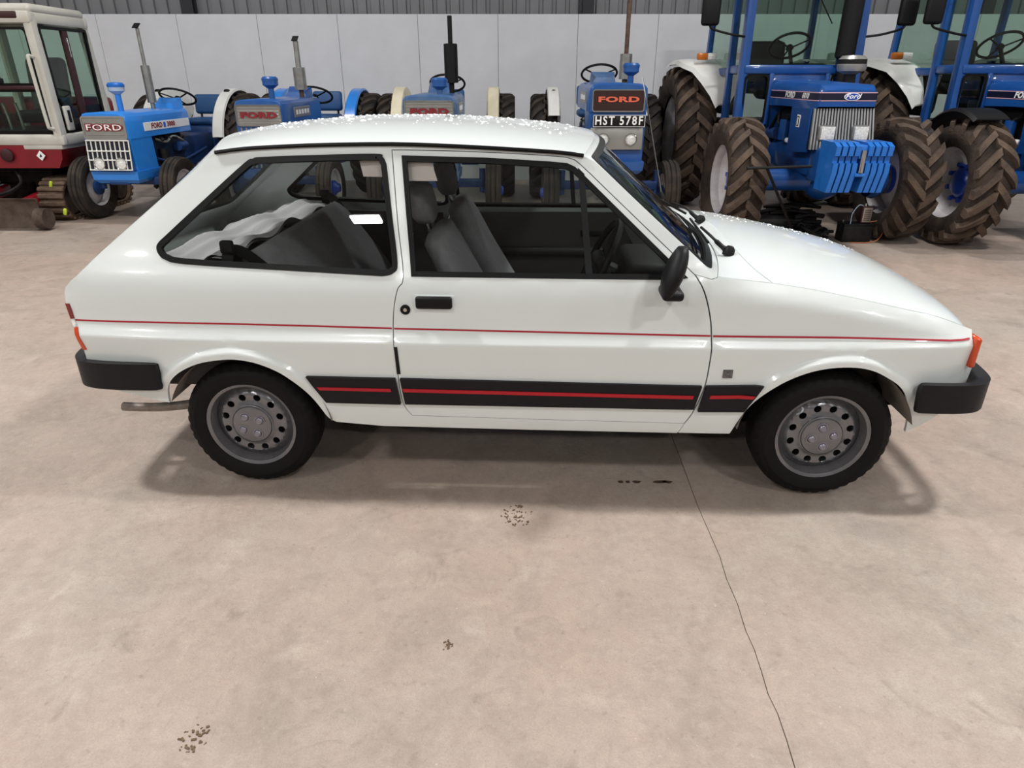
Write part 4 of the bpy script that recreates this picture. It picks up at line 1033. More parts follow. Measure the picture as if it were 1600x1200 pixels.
    for z0, z1, r_, mt_ in segs:
        o = MB().lathe([(0, z0), (r_, z0 + .004), (r_, z1 - .004), (r_*.8, z1), (0, z1)], (x, y, 0), (0, 0, 1), 18).obj('exhaust_pipe' if q is None else ('muffler' if r_ > .04 else 'tail_pipe'), mt_, q or t, 40); q = q or o
    if P.get('flap'):
        zt = segs[-1][1]; MB().box((x, y - .01, zt + .025), (.07, .09, .008), Euler((R(35), 0, 0))).obj('rain_flap', 'pipe_black', q)
    return t
T1 = vintage(dict(cx=-4.46, ny=7.82, rz=R(-3.5), hz=1.195, hw=.262, hl=1.36, zl=.45, blue='blue_light', style='lattice', ft=.54, rt=.60, fm='white_paint', sz=.98, wz=1.31, wx=.03,
    pc=(.02, .35, 1.49, 'plastic_clear', 'blue_weight'), ex=(.06, .95, [(1.17, 1.27, .026, 'pipe_silver'), (1.26, 1.67, .05, 'pipe_silver'), (1.66, 2.06, .02, 'pipe_silver')]), flap=1, flamp=1,
    label='bright blue old tractor with white lattice grille, beside the red and white excavator'))
T2 = vintage(dict(cx=-2.76, ny=7.85, rz=R(-3), hz=1.325, hw=.272, blue='blue_mid', style='silver', ft=.60, rt=.64, fm='blue_light', sz=1.02, wz=1.33, wx=.12,
    pc=(.06, .30, 1.55, 'blue_mid', 'blue_mid'), ex=(.16, 1.0, [(1.29, 1.42, .028, 'pipe_rust'), (1.40, 1.65, .072, 'pipe_silver'), (1.64, 1.93, .032, 'pipe_silver')]), flap=1, side='silver_panel',
    label='blue old tractor with silver badge panel, short grey exhaust and blue fenders'))
T3 = vintage(dict(cx=-.87, ny=7.6, hz=1.375, hw=.285, blue='blue_dust', style='silver', panel='silver_panel', ft=.66, rt=.74, fm='cream', sz=1.05, wz=1.47, wx=.06,
    pc=(.085, .34, 1.54, 'blue_mid', 'blue_mid'), ex=(.17, .92, [(1.35, 1.49, .03, 'pipe_black'), (1.48, 1.89, .078, 'pipe_black'), (1.88, 2.17, .026, 'pipe_black')]), fk=1.03,
    label='blue old tractor with tall black exhaust and cream fenders'))
T4 = vintage(dict(cx=1.09, ny=7.43, hz=1.49, hw=.30, blue='blue_mid', style='plate', zl=.60, ft=.66, rt=.67, fa=35, fm='white_paint', sz=1.1, wz=1.58, wx=-.02, dash='blue_dust',
    pc=(.16, .33, 1.68, 'blue_mid', 'blue_mid'), ex=(.18, .86, [(1.45, 1.54, .03, 'pipe_rust'), (1.52, 1.78, .068, 'pipe_silver'), (1.77, 2.42, .024, 'pipe_rust')]), flamp=1, fk=1.03,
    label='blue old tractor with black number plate under an orange-lettered dark grille'))

# ================================================================ CAB TRACTORS
def pillar(m, a, b, w_):
    m.loft([sect(p, (1, 0, 0), (0, 1, 0), w_[0], w_[1], 8, 4) for p in (a, b)], True, cap=True)
def cab_tractor(P):
    t = empty('cab_tractor', (P['cx'], P['ay'], 0), 0, P['label'], 'tractor', 'blue cab tractors along the wall')
    B = P['blue']; F0 = -.42; hw = .275; H = 1.50          # y measured from the front axle
    m = MB(); rows = []
    for y, s, dz, zb in ((F0 - .02, .93, -.05, 1.30), (F0 + .01, .985, -.02, 1.285), (F0 + .06, 1, 0, 1.28), (.35, 1.03, .02, 1.28), (.79, 1.05, .03, 1.27)):
        w_ = hw*s; h = H + dz
        rows.append([(-w_, y, zb), (-w_, y, h - .11), (-w_*.97, y, h - .05), (-w_*.88, y, h - .015), (0, y, h), (w_*.88, y, h - .015), (w_*.97, y, h - .05), (w_, y, h - .11), (w_, y, zb)])
    m.loft(rows, cap=True); m.obj('bonnet', B, t, 30)
    # stripe round the nose
    zs = 1.385
    for z_, hh, mt_, o_ in ((zs, .055, 'decal_navy', .003), (zs + .034, .007, 'decal_pink', .0035), (zs - .034, .007, 'decal_pink', .0035)):
        pts = [(-hw*1.045 - o_, .76), (-hw*1.03 - o_, .35), (-hw - o_, F0 + .06), (-hw*.97 - o_, F0 + .0), (-hw*.90, F0 - .022 - o_), (0, F0 - .021 - o_), (hw*.90, F0 - .022 - o_), (hw*.97 + o_, F0 + .0), (hw + o_, F0 + .06), (hw*1.03 + o_, .35), (hw*1.045 + o_, .76)]
        inn = [(x*.985, y + .006) for x, y in pts]
        m = MB(); m.loft([[(x, y, z_ - hh/2) for x, y in pts], [(x, y, z_ + hh/2) for x, y in pts], [(x, y, z_ + hh/2) for x, y in inn], [(x, y, z_ - hh/2) for x, y in inn]], False, True); m.obj('stripe_decal', mt_, t, 20)
    for sx in (-1, 1):
        M_ = Matrix.Translation((sx*(hw*1.03 + .0065), .22, zs)) @ Matrix.Rotation(sx*R(90), 4, 'Z') @ Matrix.Rotation(R(90), 4, 'X')
        text_obj('decal_letters', 'FORD', .075, 'letter_white', t, M_, 1.2, .003, .001, .2)
        M_ = Matrix.Translation((sx*(hw*1.01 + .0075), -.16, zs)) @ Matrix.Rotation(sx*R(90), 4, 'Z') @ Matrix.Rotation(R(90), 4, 'X')
        if P.get('num'): text_obj('decal_letters', P['num'], .065, 'letter_white', t, M_, 1.15, .002, .001, .2)
    ov = [(.075*math.cos(2*math.pi*k/28), zs + .034*math.sin(2*math.pi*k/28)) for k in range(28)]
    o1 = MB().prism([(x*1.0, z) for x, z in ov], .006, xz((.03, F0 - .026, 0))).obj('oval_badge', 'letter_white', t)
    MB().prism([(x*.9, zs + (z - zs)*.82) for x, z in ov], .003, xz((.03, F0 - .032, 0))).obj('oval_field', 'blue_hub', o1)
    text_obj('oval_script', 'Ford', .058, 'letter_white', o1, xz((.03, F0 - .0355, zs + .003)), 1.15, .001, .0008, .35)
    # slanted grille with upright slats and square lamps
    G = [(-.27, F0 + .035, 1.285), (.27, F0 + .035, 1.285), (.29, F0 - .05, .93), (-.29, F0 - .05, .93)]
    m = MB(); m.loft([[Vector(p) for p in G], [Vector(p) + Vector((0, .3, 0)) for p in G]], True, cap=True); m.obj('grille_core', 'grille_dark', t)
    for k in range(21):
        f_ = k/20; a = Vector(G[0]).lerp(Vector(G[1]), f_); b = Vector(G[3]).lerp(Vector(G[2]), f_)
        MB().loft([[p + Vector((dx, dy, 0)) for dx, dy in ((-.009, .002), (-.007, -.022), (.007, -.022), (.009, .002))] for p in (a, b)], True, cap=True).obj('grille_slat', 'grille_silver', t)
    for lx in (-.155, .155):
        q = MB().rbox((lx, F0 - .05, 1.075), (.155, .06, .14), .025, 3).obj('headlamp', 'grille_silver', t)
        MB().rbox((lx, F0 - .078, 1.075), (.125, .012, .112), .005, 3).obj('lens', 'lamp_clear', q)
    for sx in (-1, 1):
        MB().prism([(-.33, .92), (-.05, .92), (.02, 1.28), (-.30, 1.28)] and [(F0 + .02, .90), (.06, .86), (.10, 1.28), (F0 + .06, 1.28)], .02, yz(at=(sx*.285 - .01, 0, 0))).obj('side_panel', B, t)
        d_ = MB().rbox((sx*.298, -.12, 1.16), (.006, .075, .11), .002, 1).obj('warning_label', 'letter_white', t)
        MB().rbox((sx*.3015, -.12, 1.16), (.004, .055, .09), .002, 1).obj('label_print', 'letter_black', d_)
        MB().rbox((sx*.3045, -.12, 1.16), (.003, .022, .07), .002, 1).obj('label_mark', 'letter_white', d_)
    # front weights on their carrier
    m = MB().rbox((0, F0 - .08, .80), (.46, .30, .30), .02).obj('weight_carrier', 'blue_deep', t)
    prof = [(-.02, .60), (.24, .60), (.30, .78), (.30, .86), (.27, .86), (.27, .92), (.30, .92), (.31, 1.0), (.24, 1.03), (-.02, 1.03), (-.02, .90)]
    wobj = None
    for k in range(9):
        if k == 4: continue
        x = -.23 + k*.0575
        if wobj is None: wobj = MB().prism([(-y, z) for y, z in prof], .043, yz(at=(-.0215, 0, 0))).obj('front_weight', 'blue_weight', t, 20); wobj.location = (x, F0 - .22, 0)
        else: place('front_weight', wobj, t, (x, F0 - .22, 0))
    MB().rbox((0, F0 - .44, .95), (.075, .14, .12), .02).obj('tow_bracket', 'blue_weight', t)
    MB().cyl((0, F0 - .52, .78), (0, F0 - .52, .97), .022, n=12).obj('tow_pin', 'chrome', t); MB().rbox((0, F0 - .48, .76), (.09, .10, .03), .008).obj('tow_jaw', 'blue_weight', t)
    # chassis, engine, axle
    MB().rbox((0, .25, .80), (.42, 1.2, .26), .03).obj('front_frame', 'blue_deep', t)
    e = MB().rbox((0, .42, 1.06), (.34, .70, .38), .04).obj('engine_block', 'engine_black', t)
    for sx in (-1, 1):
        MB().tube(cr([(sx*.2, .25, 1.20), (sx*.28, .4, 1.1), (sx*.26, .5, 1.2), (sx*.28, .65, 1.02), (sx*.2, .75, .9)], 5), .02, 6).obj('hose', 'wire_black', e)
        MB().cyl((sx*.24, .35, .95), (sx*.24, .35, 1.15), .055, n=14).obj('fuel_filter', 'blue_deep', e)
        MB().cyl((sx*.25, .5, 1.0), (sx*.25, .72, 1.0), .06, n=14).obj('pump', 'blue_skid', e)
    MB().rbox((-.26, .16, .96), (.05, .08, .05), .02, 3).obj('reservoir_cap', 'letter_white', e)
    MB().cyl((-.64, 0, .595), (.64, 0, .595), .11, n=16).obj('front_axle', 'blue_deep', t)
    MB().sphere((.1, 0, .58), (.2, .2, .19)).obj('differential', 'blue_deep', t)
    MB().rbox((0, 1.6, .72), (.5, 1.6, .42), .05).obj('transmission', 'blue_deep', t)
    MB().cyl((-.9, 2.25, .83), (.9, 2.25, .83), .13, n=16).obj('rear_axle', 'blue_deep', t)
    for sx in (-1, 1):
        MB().lathe([(.17, 0), (.19, .06), (.15, .14), (0, .15)], (sx*.56, 0, .595), (sx, 0, 0), 18).obj('hub_carrier', 'blue_deep', t)
        put_tw('big_front', t, sx*.83, 0, .595, sx); put_tw('big_rear', t, sx*.86, 2.25, .83, sx)
        if P.get('guard'):
            mm = MB(); rows = []
            for k in range(17):
                a = R(62 + 100*k/16); rows.append([(sx*x_, -.68*math.cos(a)*1.0 + .05, .60 + .68*math.sin(a) - d_) for x_, d_ in ((.66, .03), (.69, 0), (.99, 0), (1.02, .03), (.99, .012), (.69, .012))])
            mm.loft(rows, True, cap=True); mm.obj('front_mudguard', 'black_plastic', t)
    # cab
    cf, cr_, z0, z1, cw = .80, 2.25, 1.02, 2.62, .62
    fr = MB()
    for sx in (-1, 1):
        pillar(fr, (sx*cw*.98, cf, z0), (sx*cw*.94, cf + .10, z1), (.05, .06))
        pillar(fr, (sx*cw, cf + .42, z0), (sx*cw*.97, cf + .50, z1), (.042, .05))
        pillar(fr, (sx*cw, cr_, 1.5), (sx*cw*.97, cr_ - .05, z1), (.035, .045))
        fr.rbox((sx*cw, (cf + cf+.42)/2, z0 + .02), (.06, .48, .07), .015); fr.rbox((sx*cw, (cf+.42+cr_)/2, 1.60), (.05, cr_-cf-.42, .08), .015); fr.rbox((sx*cw*.99, cf + .22, 1.62), (.055, .46, .085), .015)
        fr.rbox((sx*.30, cf, 1.32), (.055, .06, .60), .015)
        fr.rbox((sx*.45, cf, 1.05), (.36, .06, .09), .02)
    fr.rbox((0, cf + .0, 1.62), (cw*1.96, .07, .09), .02); fr.rbox((0, cf + .06, 2.46), (cw*1.9, .06, .08), .02); fr.rbox((0, cr_, 1.55), (cw*2, .06, .1), .02); fr.rbox((0, cr_ - .04, 2.45), (cw*1.95, .06, .08), .02)
    fr.rbox((0, cf + .02, 1.32), (.60, .05, .56), .02)
    c = fr.obj('cab_frame', B, t, 30)
    MB().rbox((0, (cf + cr_)/2, z1 + .05), (cw*2.1, cr_ - cf + .2, .18), .06, 3).obj('cab_roof', 'blue_deep', t)
    MB().bb((-cw*.9, cf + .03, 1.67), (cw*.9, cf + .036, 2.42)).obj('windscreen', 'cab_glass', c); MB().bb((-cw*.93, cr_, 1.6), (cw*.93, cr_ + .006, 2.42)).obj('rear_glass', 'cab_glass', c)
    for sx in (-1, 1):
        MB().bb((sx*cw*.985, cf + .10, 1.66), (sx*cw*.985 + .006, cf + .46, 2.5)).obj('door_glass', 'cab_glass', c); MB().bb((sx*cw*.985, cf + .52, 1.64), (sx*cw*.985 + .006, cr_ - .03, 2.5)).obj('side_glass', 'cab_glass', c)
        MB().bb((sx*.33, cf, 1.08), (sx*.58, cf + .006, 1.57)).obj('lower_glass', 'cab_glass', c); MB().bb((sx*cw, cf + .06, 1.08), (sx*cw + .006, cf + .38, 1.57)).obj('lower_side_glass', 'cab_glass', c)
        sl_ = MB(); frame2(sl_, rrect(.325, 1.085, .59, 1.575, .05), rrect(.345, 1.105, .57, 1.555, .04), .012, xz((0, cf - .028, 0)))
        if sx < 0: sl_.v = [Vector((-p.x, p.y, p.z)) for p in sl_.v]
        sl_.obj('lower_seal', 'rubber_seal', c)
        # fenders, lamps, mirrors
        mm = MB(); rows = []
        for y, z_, xo in ((1.40, 1.27, .69), (1.44, 1.40, .76), (1.52, 1.54, .86), (1.64, 1.655, .95), (1.80, 1.70, 1.03), (2.1, 1.745, 1.05), (2.4, 1.745, 1.05), (2.7, 1.70, 1.05)):
            rows.append([(sx*.58, y, z_), (sx*(xo - .11), y, z_), (sx*(xo - .03), y, z_ - .015), (sx*xo, y, z_ - .06), (sx*(xo - .03), y, z_ - .03), (sx*(xo - .11), y + .01, z_ - .018), (sx*.58, y + .01, z_ - .018)])
        mm.loft(rows, True, cap=True); f_ = mm.obj('rear_fender', 'white_paint', t, 30)
        MB().rbox((sx*.83, 1.72, 1.765), (.12, .07, .075), .015).obj('indicator_lamp', 'lamp_amber', t); MB().rbox((sx*.715, 1.72, 1.765), (.11, .07, .075), .015).obj('side_lamp', 'lamp_clear', t)
        ar = MB().tube(cr([(sx*cw, cf + .02, 1.93), (sx*(cw + .16), cf - .02, 1.95), (sx*(cw + .36), cf + .0, 2.0), (sx*(cw + .40), cf + .0, 2.04)], 5), .012, 8).obj('mirror_arm', 'wire_black', t)
        MB().rbox((sx*(cw + .40), cf + .0, 2.2), (.19, .07, .34), .05, 4).obj('mirror', 'black_plastic', ar)
        MB().tube(cr([(sx*(cw + .40), cf + .01, 2.36), (sx*(cw + .36), cf + .03, 2.45), (sx*cw, cf + .08, 2.5)], 5), .01, 6).obj('mirror_stay', 'wire_black', ar)
    # inside the cab
    s = MB().rbox((0, 1.75, 1.42), (.5, .46, .12), .05, 3).obj('seat', 'trim_dark', t); MB().rbox((0, 1.99, 1.70), (.48, .12, .48), .05, 3, Euler((R(-8), 0, 0))).obj('backrest', 'trim_dark', s)
    MB().rbox((0, cf + .22, 1.50), (.75, .30, .36), .08, 3).obj('console', 'trim_dark', t)
    steering(t, (0, cf + .42, 1.86), .21, R(35))
    MB().rbox((0, 1.5, 1.05), (1.15, 1.2, .06), .01).obj('cab_floor', 'trim_dark', t)
    for sx in (-1, 1): MB().rbox((sx*.47, 1.8, 1.38), (.2, .7, .5), .08, 3).obj('side_console', 'trim_dark', t)
    # exhaust and intake in front of the windscreen
    q = MB().cyl((.40, cf - .10, 1.50), (.40, cf - .10, 1.72), .045, n=14).obj('exhaust_stack', 'pipe_black', t)
    MB().lathe([(.05, 1.70), (.098, 1.74), (.098, 2.55), (.05, 2.6), (.04, 2.9), (0, 2.9)], (.40, cf - .10, 0), (0, 0, 1), 20).obj('muffler', 'pipe_black', q)
    q = MB().cyl((.23, .12, 1.48), (.23, .12, 1.60), .055, n=14).obj('intake_neck', 'engine_black', t)
    MB().lathe([(.05, 1.57), (.125, 1.60), (.135, 1.63), (.135, 1.66), (.125, 1.665), (.125, 1.70), (.13, 1.705), (.10, 1.735), (0, 1.745)], (.23, .12, 0), (0, 0, 1), 24).obj('intake_bowl', 'silver_panel', q)
    MB().lathe([(.13, 1.663), (.128, 1.705)], (.23, .12, 0), (0, 0, 1), 24).obj('bowl_band', 'engine_black', q)
    MB().cyl((0, cf - .01, 2.4), (.25, cf - .01, 2.05), .006, n=6).obj('wiper', 'wire_black', t)
    return t
T5 = cab_tractor(dict(cx=3.08, ay=7.10, num='6810', blue='blue_deep', label='blue cab tractor with front weights and tall black exhaust, four-wheel drive'))
T6 = cab_tractor(dict(cx=5.27, ay=6.88, blue='blue_deep', guard=True, label='blue cab tractor with black front mudguards over muddy tyres'))

# ================================================================ EXCAVATOR
ex = empty('mini_excavator', (-5.72, 8.0, 0), 0, 'red and white tracked mini excavator with glazed cab', 'excavator')
def exb(a, b, name, mt, r_=.02, par=ex): 
    return MB().rbox([(a[i]+b[i])/2 for i in range(3)], [abs(b[i]-a[i]) for i in range(3)], r_, 2).obj(name, mt, par)
hw = .66                                        # cab from x=-.40 to .66, front at y=0
cab = MB(); xl, xr, zb_, zt = -.42, .66, .90, 2.16
FP = [(-.0, 0)]
def post(a, b, w_=(.045, .05)): pillar(cab, a, b, w_)
post((xr - .03, .03, zb_), (xr - .06, .06, zt), (.05, .06)); post((xl, .03, zb_), (xl + .03, .06, zt), (.05, .06))
post((xr - .02, 1.06, zb_), (xr - .07, 1.02, zt), (.04, .06)); post((xl, 1.06, zb_), (xl + .03, 1.02, zt), (.04, .06))
cab.rbox((.12, .03, zt - .04), (xr - xl - .02, .09, .12), .03); cab.rbox((.12, 1.03, zt - .04), (xr - xl - .02, .09, .12), .03)
for x in (xr - .055, xl + .02): cab.rbox((x, .54, zt - .04), (.08, 1.02, .12), .03)
cab.rbox((.12, .02, zb_ + .0), (xr - xl + .06, .09, .12), .03); cab.rbox((xr - .02, .54, zb_ + .0), (.09, 1.06, .12), .03); cab.rbox((xl, .54, zb_), (.09, 1.06, .12), .03)
c = cab.obj('cab_frame', 'exc_white', ex, 30)
MB().rbox((.12, .54, zt + .045), (xr - xl - .03, 1.0, .10), .045, 3).obj('cab_roof', 'exc_white', ex)
MB().rbox((.10, .00, zt - .02), (xr - xl - .22, .05, .07), .02, 3).obj('roof_visor', 'exc_maroon', c)
# front glass in two panes
for z0, z1 in ((.97, 1.42), (1.46, 2.03)):
    f_ = MB(); frame2(f_, rrect(xl + .05, z0, xr - .09, z1, .05), rrect(xl + .08, z0 + .025, xr - .12, z1 - .025, .04), .03, xz((0, .045, 0))); f_.obj('window_seal', 'rubber_seal', c)
    MB().bb((xl + .06, .03, z0 + .01), (xr - .10, .036, z1 - .01)).obj('front_glass', 'cab_glass', c)
exb((xl + .06, .0, 1.42), (xr - .10, .05, 1.46), 'glass_rail', 'exc_maroon', .008, c)
# door side: two panes in black seals, the lower edge stepping up at the front
M_ = yz(at=(xr - .035, 0, 0))
o1 = [(.10, 2.05), (.10, 1.75), (.115, 1.35), (.20, 1.22), (.25, 1.02), (.98, 1.00), (.98, 2.05)]
o1 = V2(cr([Vector(p) for p in resample(o1, .12)], 2, True)); i1 = offset_poly(o1, .032)
f_ = MB(); frame2(f_, o1, i1, .03, M_); f_.obj('door_seal', 'rubber_seal', c)
MB().prism(offset_poly(o1, .02), .006, yz(at=(xr - .03, 0, 0))).obj('door_glass', 'cab_glass', c)
MB().prism([(.50, 1.02), (.60, 1.02), (.60, 2.05), (.50, 2.05)], .03, yz(at=(xr - .038, 0, 0))).obj('door_pillar', 'exc_maroon', c)
MB().prism([(.26, 1.02), (.97, 1.02), (.97, 1.24), (.24, 1.24)], .012, yz(at=(xr - .05, 0, 0))).obj('door_lower_panel', 'exc_maroon', c)
MB().rbox((xr + .005, .20, 1.12), (.035, .12, .26), .02, 3).obj('door_latch', 'exc_white', c); MB().rbox((xr + .022, .20, 1.14), (.01, .05, .13), .008).obj('latch_pull', 'engine_black', c)
MB().rbox((xr - .005, .56, 1.85), (.012, .02, .20), .004).obj('door_slide', 'chrome', c)
MB().tube(cr([(xr - .08, -.01, 1.74), (xr - .09, -.06, 1.75), (xr - .09, -.075, 1.68), (xr - .075, -.075, 1.10), (xr - .07, -.06, 1.03), (xr - .05, -.01, 1.02)], 5), .018, 8).obj('grab_rail', 'exc_white', c)
# back and far glass, seat, levers
MB().bb((xl + .04, 1.03, 1.3), (xr - .08, 1.036, 2.08)).obj('rear_glass', 'cab_glass', c); MB().bb((xl, .06, 1.0), (xl + .006, 1.0, 2.08)).obj('side_glass', 'cab_glass', c)
s = MB().rbox((.12, .66, 1.12), (.48, .46, .14), .05, 3).obj('seat', 'trim_dark', ex); MB().rbox((.12, .88, 1.45), (.46, .13, .62), .06, 3, Euler((R(-8), 0, 0))).obj('backrest', 'trim_mid', s)
exb((xl + .05, .08, .92), (xr - .09, 1.0, .99), 'cab_floor', 'trim_dark')
for x in (-.18, .42): MB().tube(cr([(x, .35, 1.0), (x, .33, 1.25), (x + .02, .30, 1.38)], 4), .018, 8).obj('lever', 'wire_black', ex); 
for x in (-.0, .14): MB().tube(cr([(x, .18, 1.0), (x, .16, 1.2), (x, .14, 1.28)], 4), .016, 8).obj('track_lever', 'pipe_silver', ex)
MB().cyl((.02, .01, 1.98), (.16, .01, 1.50), .006, n=6).obj('wiper', 'wire_black', ex); MB().rbox((.15, .0, 1.51), (.06, .03, .05), .01).obj('wiper_motor', 'black_plastic', ex)
# red upper body, counterweight, engine cover
m = MB(); m.loft([[(-.95, y0_, .60), (.55, y0_, .60), (.60, y0_ + .02, .70), (.62, y0_ + .02, .85), (-.95, y0_, .85)] for y0_ in (-.02, 1.3)], True, cap=True); b_ = m.obj('upper_body', 'exc_red', ex, 30)
exb((-.95, 1.08, .85), (.60, 1.35, 1.32), 'engine_cover', 'exc_red', .06); exb((-.96, -.0, .84), (-.46, 1.08, 1.15), 'tank_cover', 'exc_red', .05)
exb((.20, -.012, .80), (.64, 1.1, .855), 'step_rail', 'exc_white', .01)
d_ = MB().prism([(0, -.055), (.05, 0), (0, .055), (-.05, 0)], .006, xz((.38, -.022, .735))).obj('diamond_badge', 'letter_white', b_)
MB().prism([(-.012, -.02), (.012, -.008), (.006, .022), (-.008, .004)], .003, xz((.38, -.028, .735))).obj('badge_mark', 'engine_black', b_)
MB().lathe([(.07, -.01), (.07, .02), (.04, .03), (0, .03)], (-.0, -.02, .74), (0, -1, 0), 16).obj('front_port', 'exc_maroon', b_)
# boom stub on the swing post in front of the cab
exb((-.78, -.30, .55), (-.50, .02, .95), 'swing_post', 'exc_red', .04)
MB().tube(cr([(-.64, -.2, .9), (-.66, -.45, 1.5), (-.66, -.7, 2.1), (-.66, -1.1, 2.35)], 5), .09, 8).obj('boom', 'exc_red', ex)
# tracks
MB().rbox((-.1, .75, .50), (.7, .9, .22), .04).obj('slew_base', 'engine_black', ex)
for sx in (-1, 1):
    xc = -.10 + sx*.50; tw = .28; n = 44; y0_, y1_, rr, zc = .12, 1.2, .215, .235
    def tp(s):
        L = y1_ - y0_; per = 2*L + 2*math.pi*rr; d = (s % 1)*per
        if d < L: return Vector((0, y0_ + d, zc + rr)), Vector((0, 0, 1))
        d -= L
        if d < math.pi*rr: a = d/rr; return Vector((0, y1_ + rr*math.sin(a), zc + rr*math.cos(a))), Vector((0, math.sin(a), math.cos(a)))
        d -= math.pi*rr
        if d < L: return Vector((0, y1_ - d, zc - rr)), Vector((0, 0, -1))
        a = (d - L)/rr; return Vector((0, y0_ - rr*math.sin(a), zc - rr*math.cos(a))), Vector((0, -math.sin(a), -math.cos(a)))
    m = MB(); rows = []
    for k in range(88):
        p, nrm = tp(k/88); rows.append([p + Vector((xc - tw/2, 0, 0)), p + Vector((xc + tw/2, 0, 0)), p - nrm*.03 + Vector((xc + tw/2, 0, 0)), p - nrm*.03 + Vector((xc - tw/2, 0, 0))])
    m.loft(rows, True, True); tr = m.obj('track', 'track_mud', ex, 40)
    pad = None
    for k in range(n):
        p, nrm = tp((k + .5)/n); ang = math.atan2(nrm.y, nrm.z)
        M_ = Matrix.Translation(p + Vector((xc, 0, 0)) + nrm*.01) @ Matrix.Rotation(-ang, 4, 'X')
        if pad is None: pad = MB().rbox((0, 0, 0), (tw + .02, .055, .04), .012, 1).obj('track_pad', 'track_mud', tr); q = pad
        else: q = place('track_pad', pad, tr)
        q.matrix_local = M_
    exb((xc - .08, .12, .14), (xc + .08, 1.2, .36), 'track_frame', 'steel_mud', .03)
    for y in (y0_, .4, .66, .92, y1_): MB().cyl((xc - .1, y, zc - (.0 if y in (y0_, y1_) else .11)), (xc + .1, y, zc - (.0 if y in (y0_, y1_) else .11)), .17 if y in (y0_, y1_) else .07, n=18).obj('track_roller', 'steel_mud', ex)
# dozer blade
rows = [[(x, -.50 + .05*math.cos(a) - .05, .18 + .16*math.sin(a)) for a in [R(-90 + 180*k/8) for k in range(9)]] + [(x, -.50, .34), (x, -.50, .02)] for x in (-.85, .52)]
MB().loft(rows, True, cap=True).obj('dozer_blade', 'steel_mud', ex, 30)
MB().cyl((.50, -.53, .13), (.61, -.53, .13), .11, n=20).obj('blade_end', 'steel_mud', ex)
for x in (-.42, .22): MB().rbox((x, .0, .27), (.10, .80, .12), .02, 2, Euler((R(6), 0, 0))).obj('blade_arm', 'exc_red', ex)
for p in ((.40, -.02, .42), (.66, -.30, .16)): MB().rbox(p, (.035, .03, .075), .012, 2, Euler((0, R(15), 0))).obj('marker_tag', 'yellow_green', ex)
MB().tube(cr([(.0, .05, .55), (.12, -.1, .45), (.1, -.3, .38), (-.05, -.42, .34)], 5), .02, 7).obj('hydraulic_hose', 'wire_black', ex)

# ================================================================ CLUTTER BY THE CAB TRACTOR
rnd = random.Random(11)
hp = atZ(1275, 372); 
pile = empty('chain_heap', (3.00, 7.04, 0), 0, 'heap of black tow chains and bars on the floor under the front weights', 'chains')
for k in range(34):
    a = rnd.uniform(-.35, .35); l = rnd.uniform(.25, .5); z = .02 + .0085*k ; x = rnd.uniform(-.34, .14)*(1 - k*.008); y = -.05 + .25*(k/34) + rnd.uniform(-.06, .10)
    d = Vector((math.cos(a), math.sin(a), rnd.uniform(-.08, .08)))*l
    MB().tube(cr([Vector((x, y, z)) - d*.5, Vector((x, y, z + rnd.uniform(.0, .03))), Vector((x, y, z)) + d*.5], 4), rnd.uniform(.014, .026), 7).obj('bar', 'pipe_black' if k % 3 else 'engine_black', pile)
for k in range(4):
    cx, cy, r_ = rnd.uniform(-.05, .14), rnd.uniform(-.15, .0), rnd.uniform(.08, .13)
    MB().tube([(cx + r_*math.cos(2*math.pi*q/24), cy + r_*math.sin(2*math.pi*q/24), .05 + .03*k + .02*math.sin(q)) for q in range(24)], .016, 7, True).obj('chain_loop', 'wire_black', pile)
MB().rbox((-.10, .20, .11), (.66, .32, .22), .08).obj('heap_core', 'engine_black', pile)
tb_ = empty('jack_handle', (2.98, 6.96, 0), 0, 'black T-shaped jack handle leaning by the muddy front tyre', 'handle')
p0 = atY(1240, 366, 6.88) - Vector((2.98, 6.96, 0)); p1 = atY(1199, 264, 6.40) - Vector((2.98, 6.96, 0)); p0.z = max(.02, p0.z)
MB().cyl(p0, p1, .013, n=8).obj('shaft', 'pipe_black', tb_)
MB().cyl(atY(1167, 263, 6.40) - Vector((2.98, 6.96, 0)), atY(1268, 260, 6.40) - Vector((2.98, 6.96, 0)), .013, n=8).obj('crossbar', 'pipe_black', tb_)
MB().cyl(Vector((p0.x, p0.y, 0)), p0, .018, n=8).obj('foot', 'pipe_black', tb_)
bt = atZ(1337, 379)
by = empty('car_battery', (bt.x, bt.y + .09, 0), 0, 'black battery standing on the floor in front of the muddy tyre', 'battery')
q = MB().rbox((0, 0, .085), (.30, .17, .17), .012).obj('case', 'engine_black', by); MB().rbox((0, 0, .175), (.305, .175, .02), .006).obj('lid', 'black_plastic', by)
for sx in (-1, 1): MB().cyl((sx*.11, .04, .18), (sx*.11, .04, .205), .01, n=10).obj('terminal', 'chrome', by)
cg = empty('charger_box', (bt.x + .075, bt.y + .08, .185), 0, 'small silver charger box standing on the black battery', 'charger')
MB().rbox((0, 0, .085), (.105, .07, .165), .006).obj('case', 'exc_maroon', cg); MB().rbox((.005, -.036, .085), (.088, .006, .145), .003).obj('face_plate', 'box_steel', cg)
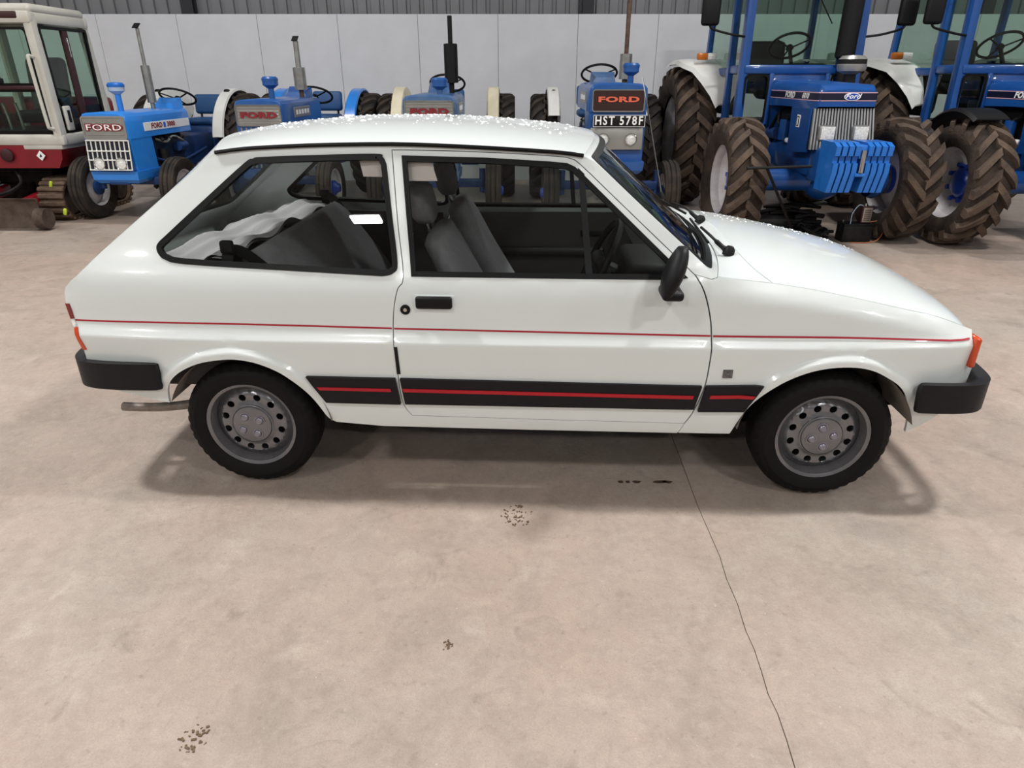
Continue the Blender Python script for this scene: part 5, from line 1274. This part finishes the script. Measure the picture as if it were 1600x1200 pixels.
for k in range(6): MB().rbox((.005, -.041, .035 + .02*k), (.065, .004, .006), .001, 1).obj('vent_slot', 'engine_black', cg)
MB().cyl((-.01, 0, .165), (-.01, 0, .195), .012, n=10).obj('knob', 'chrome', cg)
o = Vector((bt.x, bt.y + .09, 0))
MB().tube(cr([Vector((-.03, 0, .17)) , (-.09, -.02, .18), (-.15, -.04, .10), (-.155, -.05, .0)], 5), .004, 6).obj('thin_lead', 'plastic_clear', cg)
MB().tube(cr([Vector((.05, -.01, .01)), (.15, -.03, .02), (.19, -.06, -.06), (.13, -.10, -.155), (-.0, -.12, -.178), (-.15, -.11, -.179)], 6), .005, 6).obj('orange_lead', 'cable_orange', cg)

mat('mud_dry', '6f5c48', .95, var=(200, .6), c2='4a3b2c')
# ---- dried mud scraps on the concrete
for i, (u, v, r_, n_, lab) in enumerate(((808, 806, .07, 60, 'patch of dried brown mud scraps beside the white car'), (305, 1152, .045, 40, 'small patch of dried mud on the open floor'), (700, 1009, .02, 14, 'tiny scatter of dried mud crumbs on the floor'))):
    c0 = atZ(u, v); m = MB()
    for k in range(n_):
        a = rnd.uniform(0, 6.28); d = r_*rnd.random()**.6; s_ = rnd.uniform(.002, .0055)
        m.box((c0.x + d*math.cos(a)*.9, c0.y + d*math.sin(a), s_*.3), (s_*rnd.uniform(1, 2.4), s_, s_*.6), Euler((0, 0, rnd.uniform(0, 3))))
    tag(m.obj('mud_scraps', 'mud_dry'), lab, 'mud', None, 'stuff')
c0 = atZ(1005, 753); m = MB()
for k, (dx, sx_) in enumerate(((-.095, .012), (-.065, .010), (-.03, .018), (.07, .03), (.10, .024))):
    pts = [(c0.x + dx + sx_*math.cos(2*math.pi*q/14)*rnd.uniform(.7, 1.2), c0.y + .011*math.sin(2*math.pi*q/14)*rnd.uniform(.7, 1.2)) for q in range(14)]
    m.prism(pts, .0012)
mat('oil_stain', '4a3b31', .35)
tag(m.obj('oil_drips', 'oil_stain'), 'dark oil drips on the concrete under the car', 'oil', None, 'stuff')
